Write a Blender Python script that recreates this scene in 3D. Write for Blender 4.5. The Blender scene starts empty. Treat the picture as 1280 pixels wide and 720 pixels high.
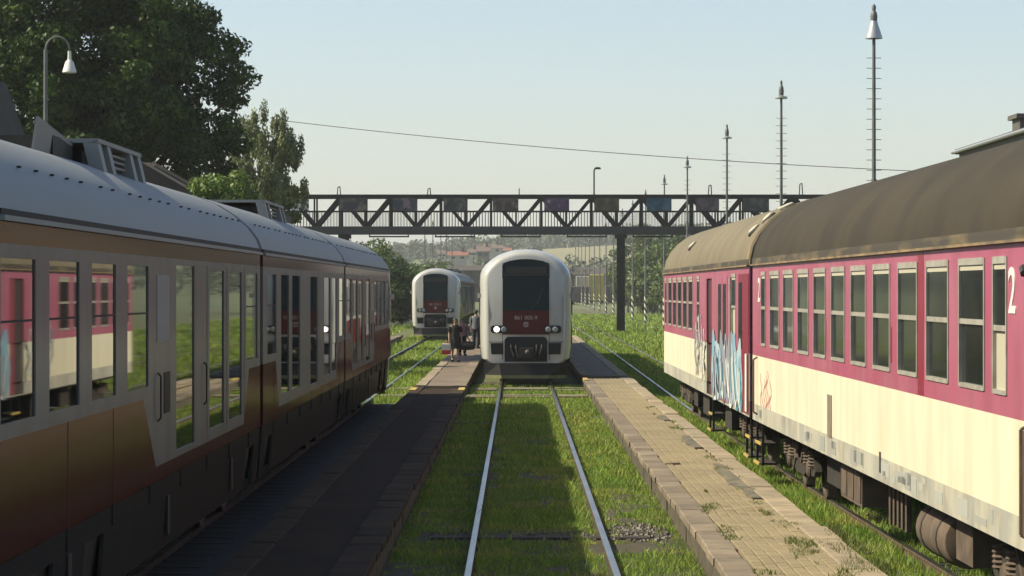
import bpy, bmesh, math, random
import numpy as np
from mathutils import Vector, Matrix, noise as mnoise

# ------------------------------------------------------------------ camera, sky, sun, exposure
S = bpy.context.scene
COL = S.collection
R = math.radians
F = 3200.0                       # focal length in pixels of the 1280 px photograph
CAMZ = 2.87                      # eye height above rail top
cd = bpy.data.cameras.new('camera'); cam = bpy.data.objects.new('camera', cd); COL.objects.link(cam)
cam.location = (0, 0, CAMZ); cam.rotation_euler = (R(90), 0, 0)
cd.sensor_width = 36; cd.lens = 36 * F / 1280
cd.shift_x = -7 / 1280; cd.shift_y = 2 / 1280
cd.clip_start = 0.2; cd.clip_end = 9000
S.camera = cam
SUN_EL = 42.0
w = bpy.data.worlds.new('World'); S.world = w; w.use_nodes = True
nt = w.node_tree; bg = nt.nodes['Background']
sky = nt.nodes.new('ShaderNodeTexSky'); sky.sky_type = 'NISHITA'; sky.sun_disc = False
sky.sun_elevation = R(SUN_EL); sky.sun_rotation = R(-90)
sky.air_density = 1.0; sky.dust_density = 1.3; sky.ozone_density = 1.2
nt.links.new(sky.outputs[0], bg.inputs[0]); bg.inputs[1].default_value = 0.102
sl = bpy.data.lights.new('sun', 'SUN'); sun = bpy.data.objects.new('sun', sl); COL.objects.link(sun)
sl.energy = 5.0; sl.angle = R(0.5); sl.color = (1.0, 0.90, 0.66)
sdir = Vector((-math.cos(R(SUN_EL)), 0.0, math.sin(R(SUN_EL))))
sun.rotation_euler = sdir.to_track_quat('Z', 'Y').to_euler(); sun.location = (-40, 40, 60)
S.view_settings.view_transform = 'Standard'; S.view_settings.look = 'None'
S.view_settings.gamma = 1.0; S.view_settings.exposure = 0.7; S.view_settings.use_curve_mapping = False
S.render.resolution_x = 1024; S.render.resolution_y = 576
random.seed(7); RNG = np.random.default_rng(7)

def at(px, py, D):
    """point seen at photograph pixel (px,py) at distance D down the line"""
    return Vector(((px - 647) * D / F, D, CAMZ - (py - 362) * D / F))

# ------------------------------------------------------------------ materials
ALB = 0.74                       # overall level of the painted and natural surface colours
def mat(name, col, rough=0.6, metal=0.0, col2=None, scale=4.0, detail=4.0, coat=0.0, bump=0.0, bscale=40.0,
        spec=0.5, stretch=None, isl=0.0, emit=None, lo=0.35, hi=0.65, trans=0.0, coat_rough=0.06, dirt=None):
    if not emit and metal < 0.6:
        col = tuple(c * ALB for c in col); col2 = tuple(c * ALB for c in col2) if col2 else None
        if dirt: dirt = (tuple(c * ALB for c in dirt[0]),) + tuple(dirt[1:])
    m = bpy.data.materials.new(name); m.use_nodes = True
    n = m.node_tree.nodes; l = m.node_tree.links; p = n['Principled BSDF']
    p.inputs['Base Color'].default_value = (*col, 1); p.inputs['Roughness'].default_value = rough
    p.inputs['Metallic'].default_value = metal; p.inputs['Specular IOR Level'].default_value = spec
    p.inputs['Coat Weight'].default_value = coat; p.inputs['Coat Roughness'].default_value = coat_rough
    geo = n.new('ShaderNodeNewGeometry')
    vec = geo.outputs['Position']
    if stretch:
        mp = n.new('ShaderNodeMapping'); mp.inputs['Scale'].default_value = stretch
        l.new(vec, mp.inputs['Vector']); vec = mp.outputs['Vector']
    out = None
    if col2 is not None:
        t = n.new('ShaderNodeTexNoise'); t.inputs['Scale'].default_value = scale; t.inputs['Detail'].default_value = detail
        l.new(vec, t.inputs['Vector'])
        r = n.new('ShaderNodeMapRange'); r.inputs['From Min'].default_value = lo; r.inputs['From Max'].default_value = hi
        l.new(t.outputs['Fac'], r.inputs['Value'])
        mx = n.new('ShaderNodeMix'); mx.data_type = 'RGBA'
        mx.inputs['A'].default_value = (*col, 1); mx.inputs['B'].default_value = (*col2, 1)
        l.new(r.outputs['Result'], mx.inputs['Factor']); out = mx.outputs['Result']
    if dirt is not None:          # streaky grime, stretched down the surface
        dc, ds, damt, dsx = dirt
        mp = n.new('ShaderNodeMapping'); mp.inputs['Scale'].default_value = dsx; l.new(geo.outputs['Position'], mp.inputs['Vector'])
        t = n.new('ShaderNodeTexNoise'); t.inputs['Scale'].default_value = ds; t.inputs['Detail'].default_value = 6
        l.new(mp.outputs['Vector'], t.inputs['Vector'])
        r = n.new('ShaderNodeMapRange'); r.inputs['From Min'].default_value = 0.45; r.inputs['From Max'].default_value = 0.75
        r.inputs['To Max'].default_value = damt; l.new(t.outputs['Fac'], r.inputs['Value'])
        mx = n.new('ShaderNodeMix'); mx.data_type = 'RGBA'; mx.inputs['A'].default_value = (*col, 1); mx.inputs['B'].default_value = (*dc, 1)
        if out: l.new(out, mx.inputs['A'])
        l.new(r.outputs['Result'], mx.inputs['Factor']); out = mx.outputs['Result']
    if isl > 0:
        hs = n.new('ShaderNodeHueSaturation'); hs.inputs['Color'].default_value = (*col, 1)
        if out: l.new(out, hs.inputs['Color'])
        oi = n.new('ShaderNodeObjectInfo'); ad = n.new('ShaderNodeMath'); ad.operation = 'ADD'
        l.new(geo.outputs['Random Per Island'], ad.inputs[0]); l.new(oi.outputs['Random'], ad.inputs[1])
        fr = n.new('ShaderNodeMath'); fr.operation = 'FRACT'; l.new(ad.outputs[0], fr.inputs[0])
        r = n.new('ShaderNodeMapRange'); r.inputs['To Min'].default_value = 1 - isl; r.inputs['To Max'].default_value = 1 + isl
        l.new(fr.outputs[0], r.inputs['Value']); l.new(r.outputs['Result'], hs.inputs['Value']); out = hs.outputs['Color']
    if out: l.new(out, p.inputs['Base Color'])
    if bump > 0:
        t = n.new('ShaderNodeTexNoise'); t.inputs['Scale'].default_value = bscale; t.inputs['Detail'].default_value = 5
        l.new(geo.outputs['Position'], t.inputs['Vector'])
        b = n.new('ShaderNodeBump'); b.inputs['Strength'].default_value = bump; b.inputs['Distance'].default_value = 0.02
        l.new(t.outputs['Fac'], b.inputs['Height']); l.new(b.outputs['Normal'], p.inputs['Normal'])
    if emit:
        p.inputs['Emission Color'].default_value = (*emit[0], 1); p.inputs['Emission Strength'].default_value = emit[1]
    if trans > 0:
        tr = n.new('ShaderNodeBsdfTranslucent'); ms = n.new('ShaderNodeMixShader'); ms.inputs[0].default_value = trans
        if out: l.new(out, tr.inputs['Color'])
        else: tr.inputs['Color'].default_value = (*col, 1)
        o = n['Material Output']
        l.new(p.outputs[0], ms.inputs[1]); l.new(tr.outputs[0], ms.inputs[2]); l.new(ms.outputs[0], o.inputs['Surface'])
    return m

M = dict(
    ground=mat('ground_soil', (0.10, 0.135, 0.03), 0.95, col2=(0.12, 0.10, 0.05), scale=1.3, detail=8, lo=0.42, hi=0.68, bump=0.6, bscale=25),
    soil=mat('track_soil', (0.05, 0.05, 0.022), 0.95, col2=(0.075, 0.058, 0.036), scale=2.5, detail=8, bump=0.8, bscale=30),
    ballast=mat('ballast_shaded', (0.028, 0.024, 0.02), 0.95, col2=(0.05, 0.043, 0.035), scale=6, bump=0.9, bscale=30),  # extra dark: the shade beneath the trains is put into the colour
    grass=mat('grass_blades', (0.21, 0.35, 0.035), 0.7, col2=(0.38, 0.42, 0.075), scale=1.1, detail=7, lo=0.42, hi=0.66, isl=0.45, trans=0.3),
    weed=mat('weed_leaf', (0.12, 0.17, 0.03), 0.6, col2=(0.18, 0.2, 0.05), scale=3, isl=0.4, trans=0.3),
    leaf_dark=mat('leaf_dark', (0.03, 0.07, 0.01), 0.6, col2=(0.085, 0.14, 0.02), scale=0.6, isl=0.5, trans=0.28, spec=0.25),
    leaf_mid=mat('leaf_mid', (0.08, 0.14, 0.025), 0.55, col2=(0.15, 0.2, 0.035), scale=0.6, isl=0.45, trans=0.25),
    leaf_birch=mat('leaf_birch', (0.17, 0.21, 0.07), 0.55, col2=(0.22, 0.25, 0.1), scale=0.9, isl=0.4, trans=0.25),
    leaf_bright=mat('leaf_bright', (0.12, 0.21, 0.03), 0.55, col2=(0.2, 0.28, 0.05), scale=0.8, isl=0.4, trans=0.3),
    leaf_far=mat('leaf_far', (0.045, 0.075, 0.02), 0.7, col2=(0.075, 0.1, 0.03), scale=0.08, isl=0.35),
    bark=mat('bark', (0.06, 0.045, 0.03), 0.9, col2=(0.1, 0.08, 0.06), scale=6, stretch=(1, 1, 0.2), bump=0.5),
    rail_top=mat('rail_steel', (0.42, 0.43, 0.44), 0.32, metal=1.0, col2=(0.3, 0.28, 0.26), scale=3, stretch=(1, 0.2, 1)),
    rail_rust=mat('rail_rust', (0.085, 0.05, 0.032), 0.85, col2=(0.14, 0.09, 0.06), scale=8),
    sleeper=mat('sleeper_wood', (0.03, 0.024, 0.02), 0.9, col2=(0.065, 0.055, 0.045), scale=10, stretch=(0.2, 1, 1), bump=0.5),
    plank=mat('pale_timber', (0.3, 0.25, 0.18), 0.85, col2=(0.2, 0.16, 0.11), scale=6, stretch=(0.3, 2, 1), isl=0.2),
    stone=mat('ballast_stone', (0.17, 0.15, 0.125), 0.9, isl=0.6),
    paver=mat('paver_brick', (0.31, 0.25, 0.14), 0.85, col2=(0.25, 0.2, 0.115), scale=1.2, isl=0.06, bump=0.3, bscale=60),
    slab=mat('edge_slab', (0.26, 0.205, 0.14), 0.88, col2=(0.18, 0.145, 0.105), scale=3.0, isl=0.2, bump=0.4, bscale=50),
    kerb=mat('kerb_concrete', (0.36, 0.29, 0.19), 0.88, col2=(0.26, 0.21, 0.14), scale=3.0, isl=0.12, bump=0.3, bscale=50),
    retain=mat('retaining_face', (0.065, 0.055, 0.035), 0.92, col2=(0.12, 0.1, 0.065), scale=4.0, bump=0.5),
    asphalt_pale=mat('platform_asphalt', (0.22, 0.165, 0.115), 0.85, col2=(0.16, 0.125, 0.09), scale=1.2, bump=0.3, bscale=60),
    asphalt_shaded=mat('platform_asphalt_shaded', (0.05, 0.031, 0.019), 0.95, col2=(0.036, 0.024, 0.016), spec=0.15, scale=1.2, bump=0.3, bscale=60),  # near left platform asphalt, the railcar's shade darkened into its base colour
    slab_shaded=mat('edge_slab_shaded', (0.075, 0.052, 0.034), 0.95, col2=(0.05, 0.036, 0.025), spec=0.15, scale=3.0, isl=0.2, bump=0.4, bscale=50),  # slabs and kerbs of that platform, darkened copy with the shade painted in
    tar=mat('tar_patch', (0.09, 0.088, 0.07), 0.85, col2=(0.2, 0.165, 0.1), scale=4, lo=0.4, hi=0.6),
    yellow=mat('yellow_paint', (0.62, 0.45, 0.08), 0.7, col2=(0.4, 0.3, 0.1), scale=12),
    u_white=mat('unit_white', (0.52, 0.515, 0.48), 0.38, coat=0.5, dirt=((0.3, 0.26, 0.2), 3.0, 0.35, (1, 1, 0.15))),
    u_band=mat('unit_band_shaded', (0.24, 0.23, 0.22), 0.5, spec=0.0, coat=0.3, coat_rough=0.2, dirt=((0.16, 0.14, 0.11), 3.0, 0.4, (1, 1, 0.15))),  # white side paint darkened to grey, shade of the side put into the colour
    u_red=mat('unit_red', (0.095, 0.011, 0.014), 0.5, spec=0.0, coat=0.4, coat_rough=0.12, dirt=((0.05, 0.03, 0.022), 2.5, 0.6, (1, 1, 0.2))),
    u_skirt=mat('unit_skirt', (0.055, 0.05, 0.046), 0.7, spec=0.0, coat=0.15, coat_rough=0.2, dirt=((0.07, 0.055, 0.04), 3.0, 0.6, (1, 1, 0.3))),
    u_roof=mat('unit_roof', (0.27, 0.285, 0.28), 0.6, coat=0.0, dirt=((0.25, 0.23, 0.2), 1.6, 0.35, (1, 0.5, 1))),
    u_glass=mat('unit_glass', (0.006, 0.008, 0.009), 0.02, spec=0.7),
    screen=mat('windscreen_glass', (0.008, 0.017, 0.018), 0.06, spec=0.12),
    dark=mat('dark_metal', (0.018, 0.017, 0.016), 0.7, col2=(0.04, 0.034, 0.028), scale=7),
    black=mat('black_rubber', (0.008, 0.008, 0.008), 0.75),
    wheel=mat('wheel_steel', (0.05, 0.035, 0.025), 0.65, col2=(0.1, 0.075, 0.055), scale=9),
    plough=mat('plough_grey', (0.02, 0.02, 0.02), 0.6, spec=0.2),
    lens=mat('lamp_lens', (0.32, 0.33, 0.33), 0.12, spec=0.8),
    lit=mat('lit_headlight', (0.9, 0.9, 0.85), 0.2, emit=((1.0, 0.93, 0.78), 2.0)),
    steel=mat('galvanised', (0.38, 0.39, 0.39), 0.45, metal=0.7),
    c_pink=mat('coach_magenta', (0.45, 0.10, 0.18), 0.42, coat=0.25, coat_rough=0.25, col2=(0.48, 0.15, 0.225), scale=0.8,
               dirt=((0.22, 0.07, 0.085), 2.2, 0.45, (1, 1, 0.25))),
    c_pink_dk=mat('coach_crimson', (0.30, 0.025, 0.055), 0.45, coat=0.2, col2=(0.24, 0.03, 0.05), scale=2),
    c_cream=mat('coach_cream', (0.82, 0.775, 0.60), 0.5, col2=(0.77, 0.72, 0.54), scale=0.9,
                dirt=((0.45, 0.38, 0.25), 2.4, 0.3, (1, 1, 0.2))),
    c_sole=mat('coach_sole_grey', (0.50, 0.485, 0.40), 0.6, col2=(0.38, 0.38, 0.34), scale=1.4, lo=0.45, hi=0.6,
               dirt=((0.25, 0.2, 0.14), 4, 0.6, (1, 1, 0.4))),
    c_patch=mat('coach_patch', (0.40, 0.41, 0.38), 0.6, isl=0.15),
    c_roof=mat('coach_roof', (0.042, 0.036, 0.027), 0.9, col2=(0.058, 0.048, 0.034), scale=0.7, detail=6,
               dirt=((0.10, 0.075, 0.042), 2.0, 0.25, (0.5, 0.7, 0.3)), bump=0.15, bscale=3, spec=0.2),
    c_roof2=mat('coach_roof_sandy', (0.2, 0.165, 0.10), 0.85, col2=(0.15, 0.125, 0.075), scale=0.8, detail=6, bump=0.15, bscale=3),
    c_rust=mat('gutter_rust', (0.30, 0.21, 0.1), 0.85, col2=(0.14, 0.1, 0.06), scale=2.5),
    c_rustfade=mat('roof_rust', (0.05, 0.042, 0.03), 0.9, col2=(0.22, 0.16, 0.075), scale=1.6, detail=6, lo=0.48, hi=0.8, stretch=(1, 0.5, 3)),
    u_print=mat('faded_print', (0.42, 0.3, 0.28), 0.6),
    c_glass=mat('coach_glass', (0.018, 0.024, 0.022), 0.08, spec=0.35, col2=(0.03, 0.034, 0.03), scale=3),
    alu=mat('window_aluminium', (0.55, 0.53, 0.46), 0.45, metal=0.3, col2=(0.42, 0.39, 0.32), scale=5),
    cream_pane=mat('frosted_pane', (0.5, 0.47, 0.36), 0.6),
    under=mat('underframe', (0.022, 0.019, 0.016), 0.85, col2=(0.045, 0.036, 0.027), scale=5),
    rustbox=mat('rusty_equipment', (0.085, 0.06, 0.042), 0.85, col2=(0.15, 0.11, 0.08), scale=4),
    white_print=mat('white_print', (0.82, 0.8, 0.74), 0.5),
    g_white=mat('graffiti_white', (0.7, 0.72, 0.72), 0.6), g_blue=mat('graffiti_blue', (0.22, 0.40, 0.52), 0.6),
    g_pale=mat('graffiti_pale', (0.42, 0.52, 0.58), 0.6), g_teal=mat('graffiti_teal', (0.06, 0.26, 0.32), 0.6), g_black=mat('graffiti_black', (0.02, 0.02, 0.025), 0.6),
    g_red=mat('graffiti_red', (0.45, 0.07, 0.09), 0.6), g_grey=mat('graffiti_grey', (0.25, 0.27, 0.33), 0.6),
    bridge=mat('bridge_steel', (0.02, 0.022, 0.021), 0.8, col2=(0.035, 0.033, 0.03), scale=1.5, spec=0.2),
    bridge_lt=mat('bridge_girder', (0.05, 0.052, 0.05), 0.7, col2=(0.035, 0.035, 0.033), scale=1.5),
    pole=mat('lamp_pole', (0.16, 0.17, 0.165), 0.55, col2=(0.12, 0.12, 0.115), scale=3),
    bell=mat('lamp_bell', (0.55, 0.56, 0.55), 0.35, metal=0.5),
    wall_plaster=mat('plaster', (0.16, 0.14, 0.105), 0.9, col2=(0.13, 0.115, 0.085), scale=1.0),
    cornice=mat('cornice_stone', (0.12, 0.115, 0.1), 0.85, col2=(0.09, 0.085, 0.07), scale=2),
    tile_dark=mat('dark_roof_tile', (0.05, 0.042, 0.036), 0.85, col2=(0.08, 0.065, 0.05), scale=2, isl=0.15),
    brown=mat('brown_boards', (0.045, 0.028, 0.02), 0.85, col2=(0.07, 0.045, 0.035), scale=3, stretch=(3, 3, 0.3)),
    roof_red=mat('red_roof_tile', (0.30, 0.11, 0.07), 0.85, col2=(0.24, 0.1, 0.07), scale=0.3),
    roof_brn=mat('brown_roof_tile', (0.17, 0.11, 0.085), 0.85, col2=(0.13, 0.09, 0.07), scale=0.3),
    house_w=mat('house_plaster', (0.6, 0.55, 0.46), 0.9, col2=(0.5, 0.46, 0.38), scale=0.3),
    win_far=mat('far_window', (0.03, 0.035, 0.04), 0.2),
    field=mat('field_stubble', (0.27, 0.24, 0.12), 0.95, col2=(0.21, 0.2, 0.09), scale=0.03, stretch=(1, 0.4, 1)),
    hill=mat('hill_meadow', (0.13, 0.155, 0.05), 0.95, col2=(0.085, 0.12, 0.035), scale=0.012, detail=6),
    wag_yel=mat('wagon_yellow', (0.55, 0.42, 0.03), 0.6, col2=(0.42, 0.33, 0.04), scale=1),
    wag_dk=mat('wagon_brown', (0.07, 0.05, 0.04), 0.8, col2=(0.1, 0.08, 0.06), scale=0.7),
    wag_gr=mat('wagon_grey', (0.4, 0.4, 0.37), 0.6),
    skin=mat('skin', (0.45, 0.28, 0.2), 0.6), hair=mat('dark_hair', (0.02, 0.015, 0.012), 0.5),
    cloth_black=mat('black_cloth', (0.012, 0.012, 0.013), 0.85), cloth_grey=mat('grey_cloth', (0.12, 0.14, 0.17), 0.85),
    cloth_navy=mat('navy_cloth', (0.025, 0.03, 0.045), 0.85), cloth_pink=mat('pink_cloth', (0.55, 0.27, 0.26), 0.85),
    bag_red=mat('red_bag', (0.5, 0.04, 0.04), 0.6), bag_white=mat('white_bag', (0.75, 0.72, 0.68), 0.6),
)

def stripes_material():
    m = bpy.data.materials.new('black_white_bands'); m.use_nodes = True
    n = m.node_tree.nodes; l = m.node_tree.links; p = n['Principled BSDF']; p.inputs['Roughness'].default_value = 0.6
    tc = n.new('ShaderNodeTexCoord'); sp = n.new('ShaderNodeSeparateXYZ'); l.new(tc.outputs['Object'], sp.inputs[0])
    d = n.new('ShaderNodeMath'); d.operation = 'MULTIPLY'; d.inputs[1].default_value = 1 / 0.62
    dx = n.new('ShaderNodeMath'); dx.operation = 'MULTIPLY_ADD'; dx.inputs[1].default_value = 1.6; l.new(sp.outputs['X'], dx.inputs[0]); l.new(sp.outputs['Z'], dx.inputs[2])
    l.new(dx.outputs[0], d.inputs[0])
    fr = n.new('ShaderNodeMath'); fr.operation = 'FRACT'; l.new(d.outputs[0], fr.inputs[0])
    gt = n.new('ShaderNodeMath'); gt.operation = 'GREATER_THAN'; gt.inputs[1].default_value = 0.5; l.new(fr.outputs[0], gt.inputs[0])
    mx = n.new('ShaderNodeMix'); mx.data_type = 'RGBA'; mx.inputs['A'].default_value = (0.02, 0.02, 0.02, 1); mx.inputs['B'].default_value = (0.62, 0.58, 0.42, 1)
    l.new(gt.outputs[0], mx.inputs['Factor']); l.new(mx.outputs['Result'], p.inputs['Base Color'])
    return m
M['bands'] = stripes_material()

def poster_material(name, a, b, c, sc, checker=False):
    m = bpy.data.materials.new(name); m.use_nodes = True
    n = m.node_tree.nodes; l = m.node_tree.links; p = n['Principled BSDF']; p.inputs['Roughness'].default_value = 0.7
    geo = n.new('ShaderNodeNewGeometry')
    if checker:
        t = n.new('ShaderNodeTexChecker'); t.inputs['Scale'].default_value = 3.3
        t.inputs['Color1'].default_value = (*a, 1); t.inputs['Color2'].default_value = (*b, 1)
        mp = n.new('ShaderNodeMapping'); mp.inputs['Scale'].default_value = (1, 0, 1); mp.inputs['Rotation'].default_value = (0, 0.4, 0)
        l.new(geo.outputs['Position'], mp.inputs['Vector']); l.new(mp.outputs['Vector'], t.inputs['Vector'])
        l.new(t.outputs['Color'], p.inputs['Base Color']); return m
    t = n.new('ShaderNodeTexNoise'); t.inputs['Scale'].default_value = sc; t.inputs['Detail'].default_value = 3
    l.new(geo.outputs['Position'], t.inputs['Vector'])
    cr = n.new('ShaderNodeValToRGB'); e = cr.color_ramp.elements; cr.color_ramp.interpolation = 'CONSTANT'
    e[0].position = 0.0; e[0].color = (*a, 1); e[1].position = 0.5; e[1].color = (*b, 1)
    k = e.new(0.6); k.color = (*c, 1)
    l.new(t.outputs['Fac'], cr.inputs['Fac']); l.new(cr.outputs['Color'], p.inputs['Base Color'])
    return m

# ------------------------------------------------------------------ mesh helpers
class MB:
    def __init__(self): self.v = []; self.f = []
    def add(self, vs, fs):
        o = len(self.v); self.v += [tuple(p) for p in vs]; self.f += [tuple(i + o for i in q) for q in fs]; return self
    def box(self, x0, x1, y0, y1, z0, z1):
        return self.add([(x0, y0, z0), (x1, y0, z0), (x1, y1, z0), (x0, y1, z0), (x0, y0, z1), (x1, y0, z1), (x1, y1, z1), (x0, y1, z1)],
                        [(3, 2, 1, 0), (4, 5, 6, 7), (0, 1, 5, 4), (1, 2, 6, 5), (2, 3, 7, 6), (3, 0, 4, 7)])
    def bbox(self, x0, x1, y0, y1, z0, z1, b):      # box with its top edges chamfered
        v = [(x0, y0, z0), (x1, y0, z0), (x1, y1, z0), (x0, y1, z0), (x0, y0, z1 - b), (x1, y0, z1 - b), (x1, y1, z1 - b), (x0, y1, z1 - b),
             (x0 + b, y0 + b, z1), (x1 - b, y0 + b, z1), (x1 - b, y1 - b, z1), (x0 + b, y1 - b, z1)]
        return self.add(v, [(3, 2, 1, 0), (0, 1, 5, 4), (1, 2, 6, 5), (2, 3, 7, 6), (3, 0, 4, 7), (4, 5, 9, 8), (5, 6, 10, 9), (6, 7, 11, 10), (7, 4, 8, 11), (8, 9, 10, 11)])
    def tube(self, p0, p1, r0, r1=None, n=8, caps=True):
        r1 = r0 if r1 is None else r1
        p0 = Vector(p0); p1 = Vector(p1); d = (p1 - p0).normalized()
        a = d.orthogonal().normalized(); b = d.cross(a)
        vs = []
        for p, r in ((p0, r0), (p1, r1)):
            for i in range(n):
                t = 2 * math.pi * i / n; vs.append(p + a * (r * math.cos(t)) + b * (r * math.sin(t)))
        fs = [(i, (i + 1) % n, n + (i + 1) % n, n + i) for i in range(n)]
        if caps: fs += [tuple(range(n - 1, -1, -1)), tuple(range(n, 2 * n))]
        return self.add(vs, fs)
    def path(self, pts, r, n=6):
        for a, b in zip(pts, pts[1:]):
            self.tube(a, b, r, r, n)
        return self
    def bar(self, p0, p1, w, h):                    # rectangular bar between two points
        p0 = Vector(p0); p1 = Vector(p1); d = (p1 - p0).normalized()
        up = Vector((0, 0, 1)) if abs(d.z) < 0.95 else Vector((0, 1, 0))
        a = d.cross(up).normalized() * (w / 2); b = a.cross(d).normalized() * (h / 2)
        vs = [p + s * a + t * b for p in (p0, p1) for s, t in ((-1, -1), (1, -1), (1, 1), (-1, 1))]
        return self.add(vs, [(0, 1, 2, 3)[::-1], (4, 5, 6, 7), (0, 1, 5, 4), (1, 2, 6, 5), (2, 3, 7, 6), (3, 0, 4, 7)])
    def lathe(self, prof, c=(0, 0, 0), n=16, axis='z'):
        vs = []
        for r, z in prof:
            for i in range(n):
                t = 2 * math.pi * i / n; x, y = r * math.cos(t), r * math.sin(t)
                p = {'z': (x, y, z), 'x': (z, x, y), 'y': (x, z, y)}[axis]
                vs.append((p[0] + c[0], p[1] + c[1], p[2] + c[2]))
        fs = [(k * n + i, k * n + (i + 1) % n, (k + 1) * n + (i + 1) % n, (k + 1) * n + i) for k in range(len(prof) - 1) for i in range(n)]
        fs += [tuple(range(n - 1, -1, -1)), tuple(range((len(prof) - 1) * n, len(prof) * n))]
        return self.add(vs, fs)
    def prism(self, poly, off):                     # planar polygon of 3D points, extruded by vector
        n = len(poly); off = Vector(off)
        vs = [Vector(p) for p in poly] + [Vector(p) + off for p in poly]
        return self.add(vs, [tuple(range(n)), tuple(range(2 * n - 1, n - 1, -1))] + [(i, n + i, n + (i + 1) % n, (i + 1) % n) for i in range(n)])
    def loft(self, rings, closed=True, caps=False):
        n = len(rings[0]); vs = [p for r in rings for p in r]
        m = n if closed else n - 1
        fs = [(k * n + i, k * n + (i + 1) % n, (k + 1) * n + (i + 1) % n, (k + 1) * n + i) for k in range(len(rings) - 1) for i in range(m)]
        if caps: fs += [tuple(range(n - 1, -1, -1)), tuple(range((len(rings) - 1) * n, len(rings) * n))]
        return self.add(vs, fs)
    def panel(self, x, s, y0, y1, z0, z1, ops=(), depth=0.04):
        """side panel in the plane x, outward s, with rectangular openings (y0,y1,z0,z1) that have reveals"""
        ops = [(max(a, y0), min(b, y1), max(c, z0), min(d, z1)) for a, b, c, d in ops]
        ops = [o for o in ops if o[1] - o[0] > 1e-4 and o[3] - o[2] > 1e-4]
        ys = sorted({y0, y1, *[o[0] for o in ops], *[o[1] for o in ops]}); zs = sorted({z0, z1, *[o[2] for o in ops], *[o[3] for o in ops]})
        xi = x - s * depth
        for a, b in zip(ys, ys[1:]):
            for c, d in zip(zs, zs[1:]):
                cy, cz = (a + b) / 2, (c + d) / 2
                if any(o[0] < cy < o[1] and o[2] < cz < o[3] for o in ops): continue
                q = [(x, a, c), (x, b, c), (x, b, d), (x, a, d)]
                self.add(q, [(0, 1, 2, 3) if s > 0 else (3, 2, 1, 0)])
        for o in list(ops) + [(y0, y1, z0, z1)]:
            a, b, c, d = o
            self.add([(x, a, c), (x, b, c), (x, b, d), (x, a, d), (xi, a, c), (xi, b, c), (xi, b, d), (xi, a, d)],
                     [(0, 1, 5, 4), (1, 2, 6, 5), (2, 3, 7, 6), (3, 0, 4, 7)])
        return self
    def mesh(self, name, m, smooth=False):
        me = bpy.data.meshes.new(name); me.from_pydata(self.v, [], self.f)
        bm = bmesh.new(); bm.from_mesh(me); bmesh.ops.remove_doubles(bm, verts=bm.verts, dist=1e-5)
        bmesh.ops.recalc_face_normals(bm, faces=bm.faces); bm.to_mesh(me); bm.free()
        me.materials.append(m if not isinstance(m, str) else M[m])
        if smooth:
            me.shade_smooth()
            try: me.set_sharp_from_angle(angle=R(35))
            except Exception: pass
        me.update(); return me
    def build(self, name, m, parent=None, smooth=False, loc=None):
        return link(name, self.mesh(name, m, smooth), parent, loc)

def link(name, me, parent=None, loc=None):
    o = bpy.data.objects.new(name, me); COL.objects.link(o)
    if parent: o.parent = parent
    if loc is not None: o.location = loc
    return o
def tag(o, label=None, cat=None, group=None, kind=None):
    for k, v in (('label', label), ('category', cat), ('group', group), ('kind', kind)):
        if v: o[k] = v
    return o
def thing(name, label, cat, loc=(0, 0, 0), rz=0.0, group=None):
    o = bpy.data.objects.new(name, None); COL.objects.link(o); o.location = loc; o.rotation_euler = (0, 0, rz)
    o.empty_display_size = 0.3
    return tag(o, label, cat, group)
def copy_tree(o, parent=None):
    c = o.copy(); COL.objects.link(c)
    if parent: c.parent = parent
    for ch in [q for q in bpy.data.objects if q.parent == o]: copy_tree(ch, c)
    return c
def raw_mesh(name, verts, faces_n, m, quads=True):
    """fast mesh from numpy: verts (N,3), consecutive groups of 3 or 4 form faces"""
    k = 4 if quads else 3
    nv = len(verts); nf = nv // k
    me = bpy.data.meshes.new(name); me.vertices.add(nv); me.vertices.foreach_set('co', verts.astype(np.float32).ravel())
    me.loops.add(nv); me.loops.foreach_set('vertex_index', np.arange(nv, dtype=np.int32))
    me.polygons.add(nf); me.polygons.foreach_set('loop_start', np.arange(0, nv, k, dtype=np.int32))
    me.update(calc_edges=True); me.materials.append(M[m] if isinstance(m, str) else m); return me
def text_mesh(name, body, size, m, xs=1.0):
    cu = bpy.data.curves.new(name, 'FONT'); cu.body = body; cu.size = size; cu.align_x = 'CENTER'; cu.align_y = 'CENTER'
    cu.extrude = 0.004; cu.resolution_u = 3; cu.offset = size * 0.012
    o = bpy.data.objects.new(name, cu); COL.objects.link(o)
    bpy.context.view_layer.update()
    me = bpy.data.meshes.new_from_object(o.evaluated_get(bpy.context.evaluated_depsgraph_get()))
    bpy.data.objects.remove(o); bpy.data.curves.remove(cu)
    me.name = name; me.materials.clear(); me.materials.append(M[m])
    for v in me.vertices: v.co.x *= xs
    return me
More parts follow.
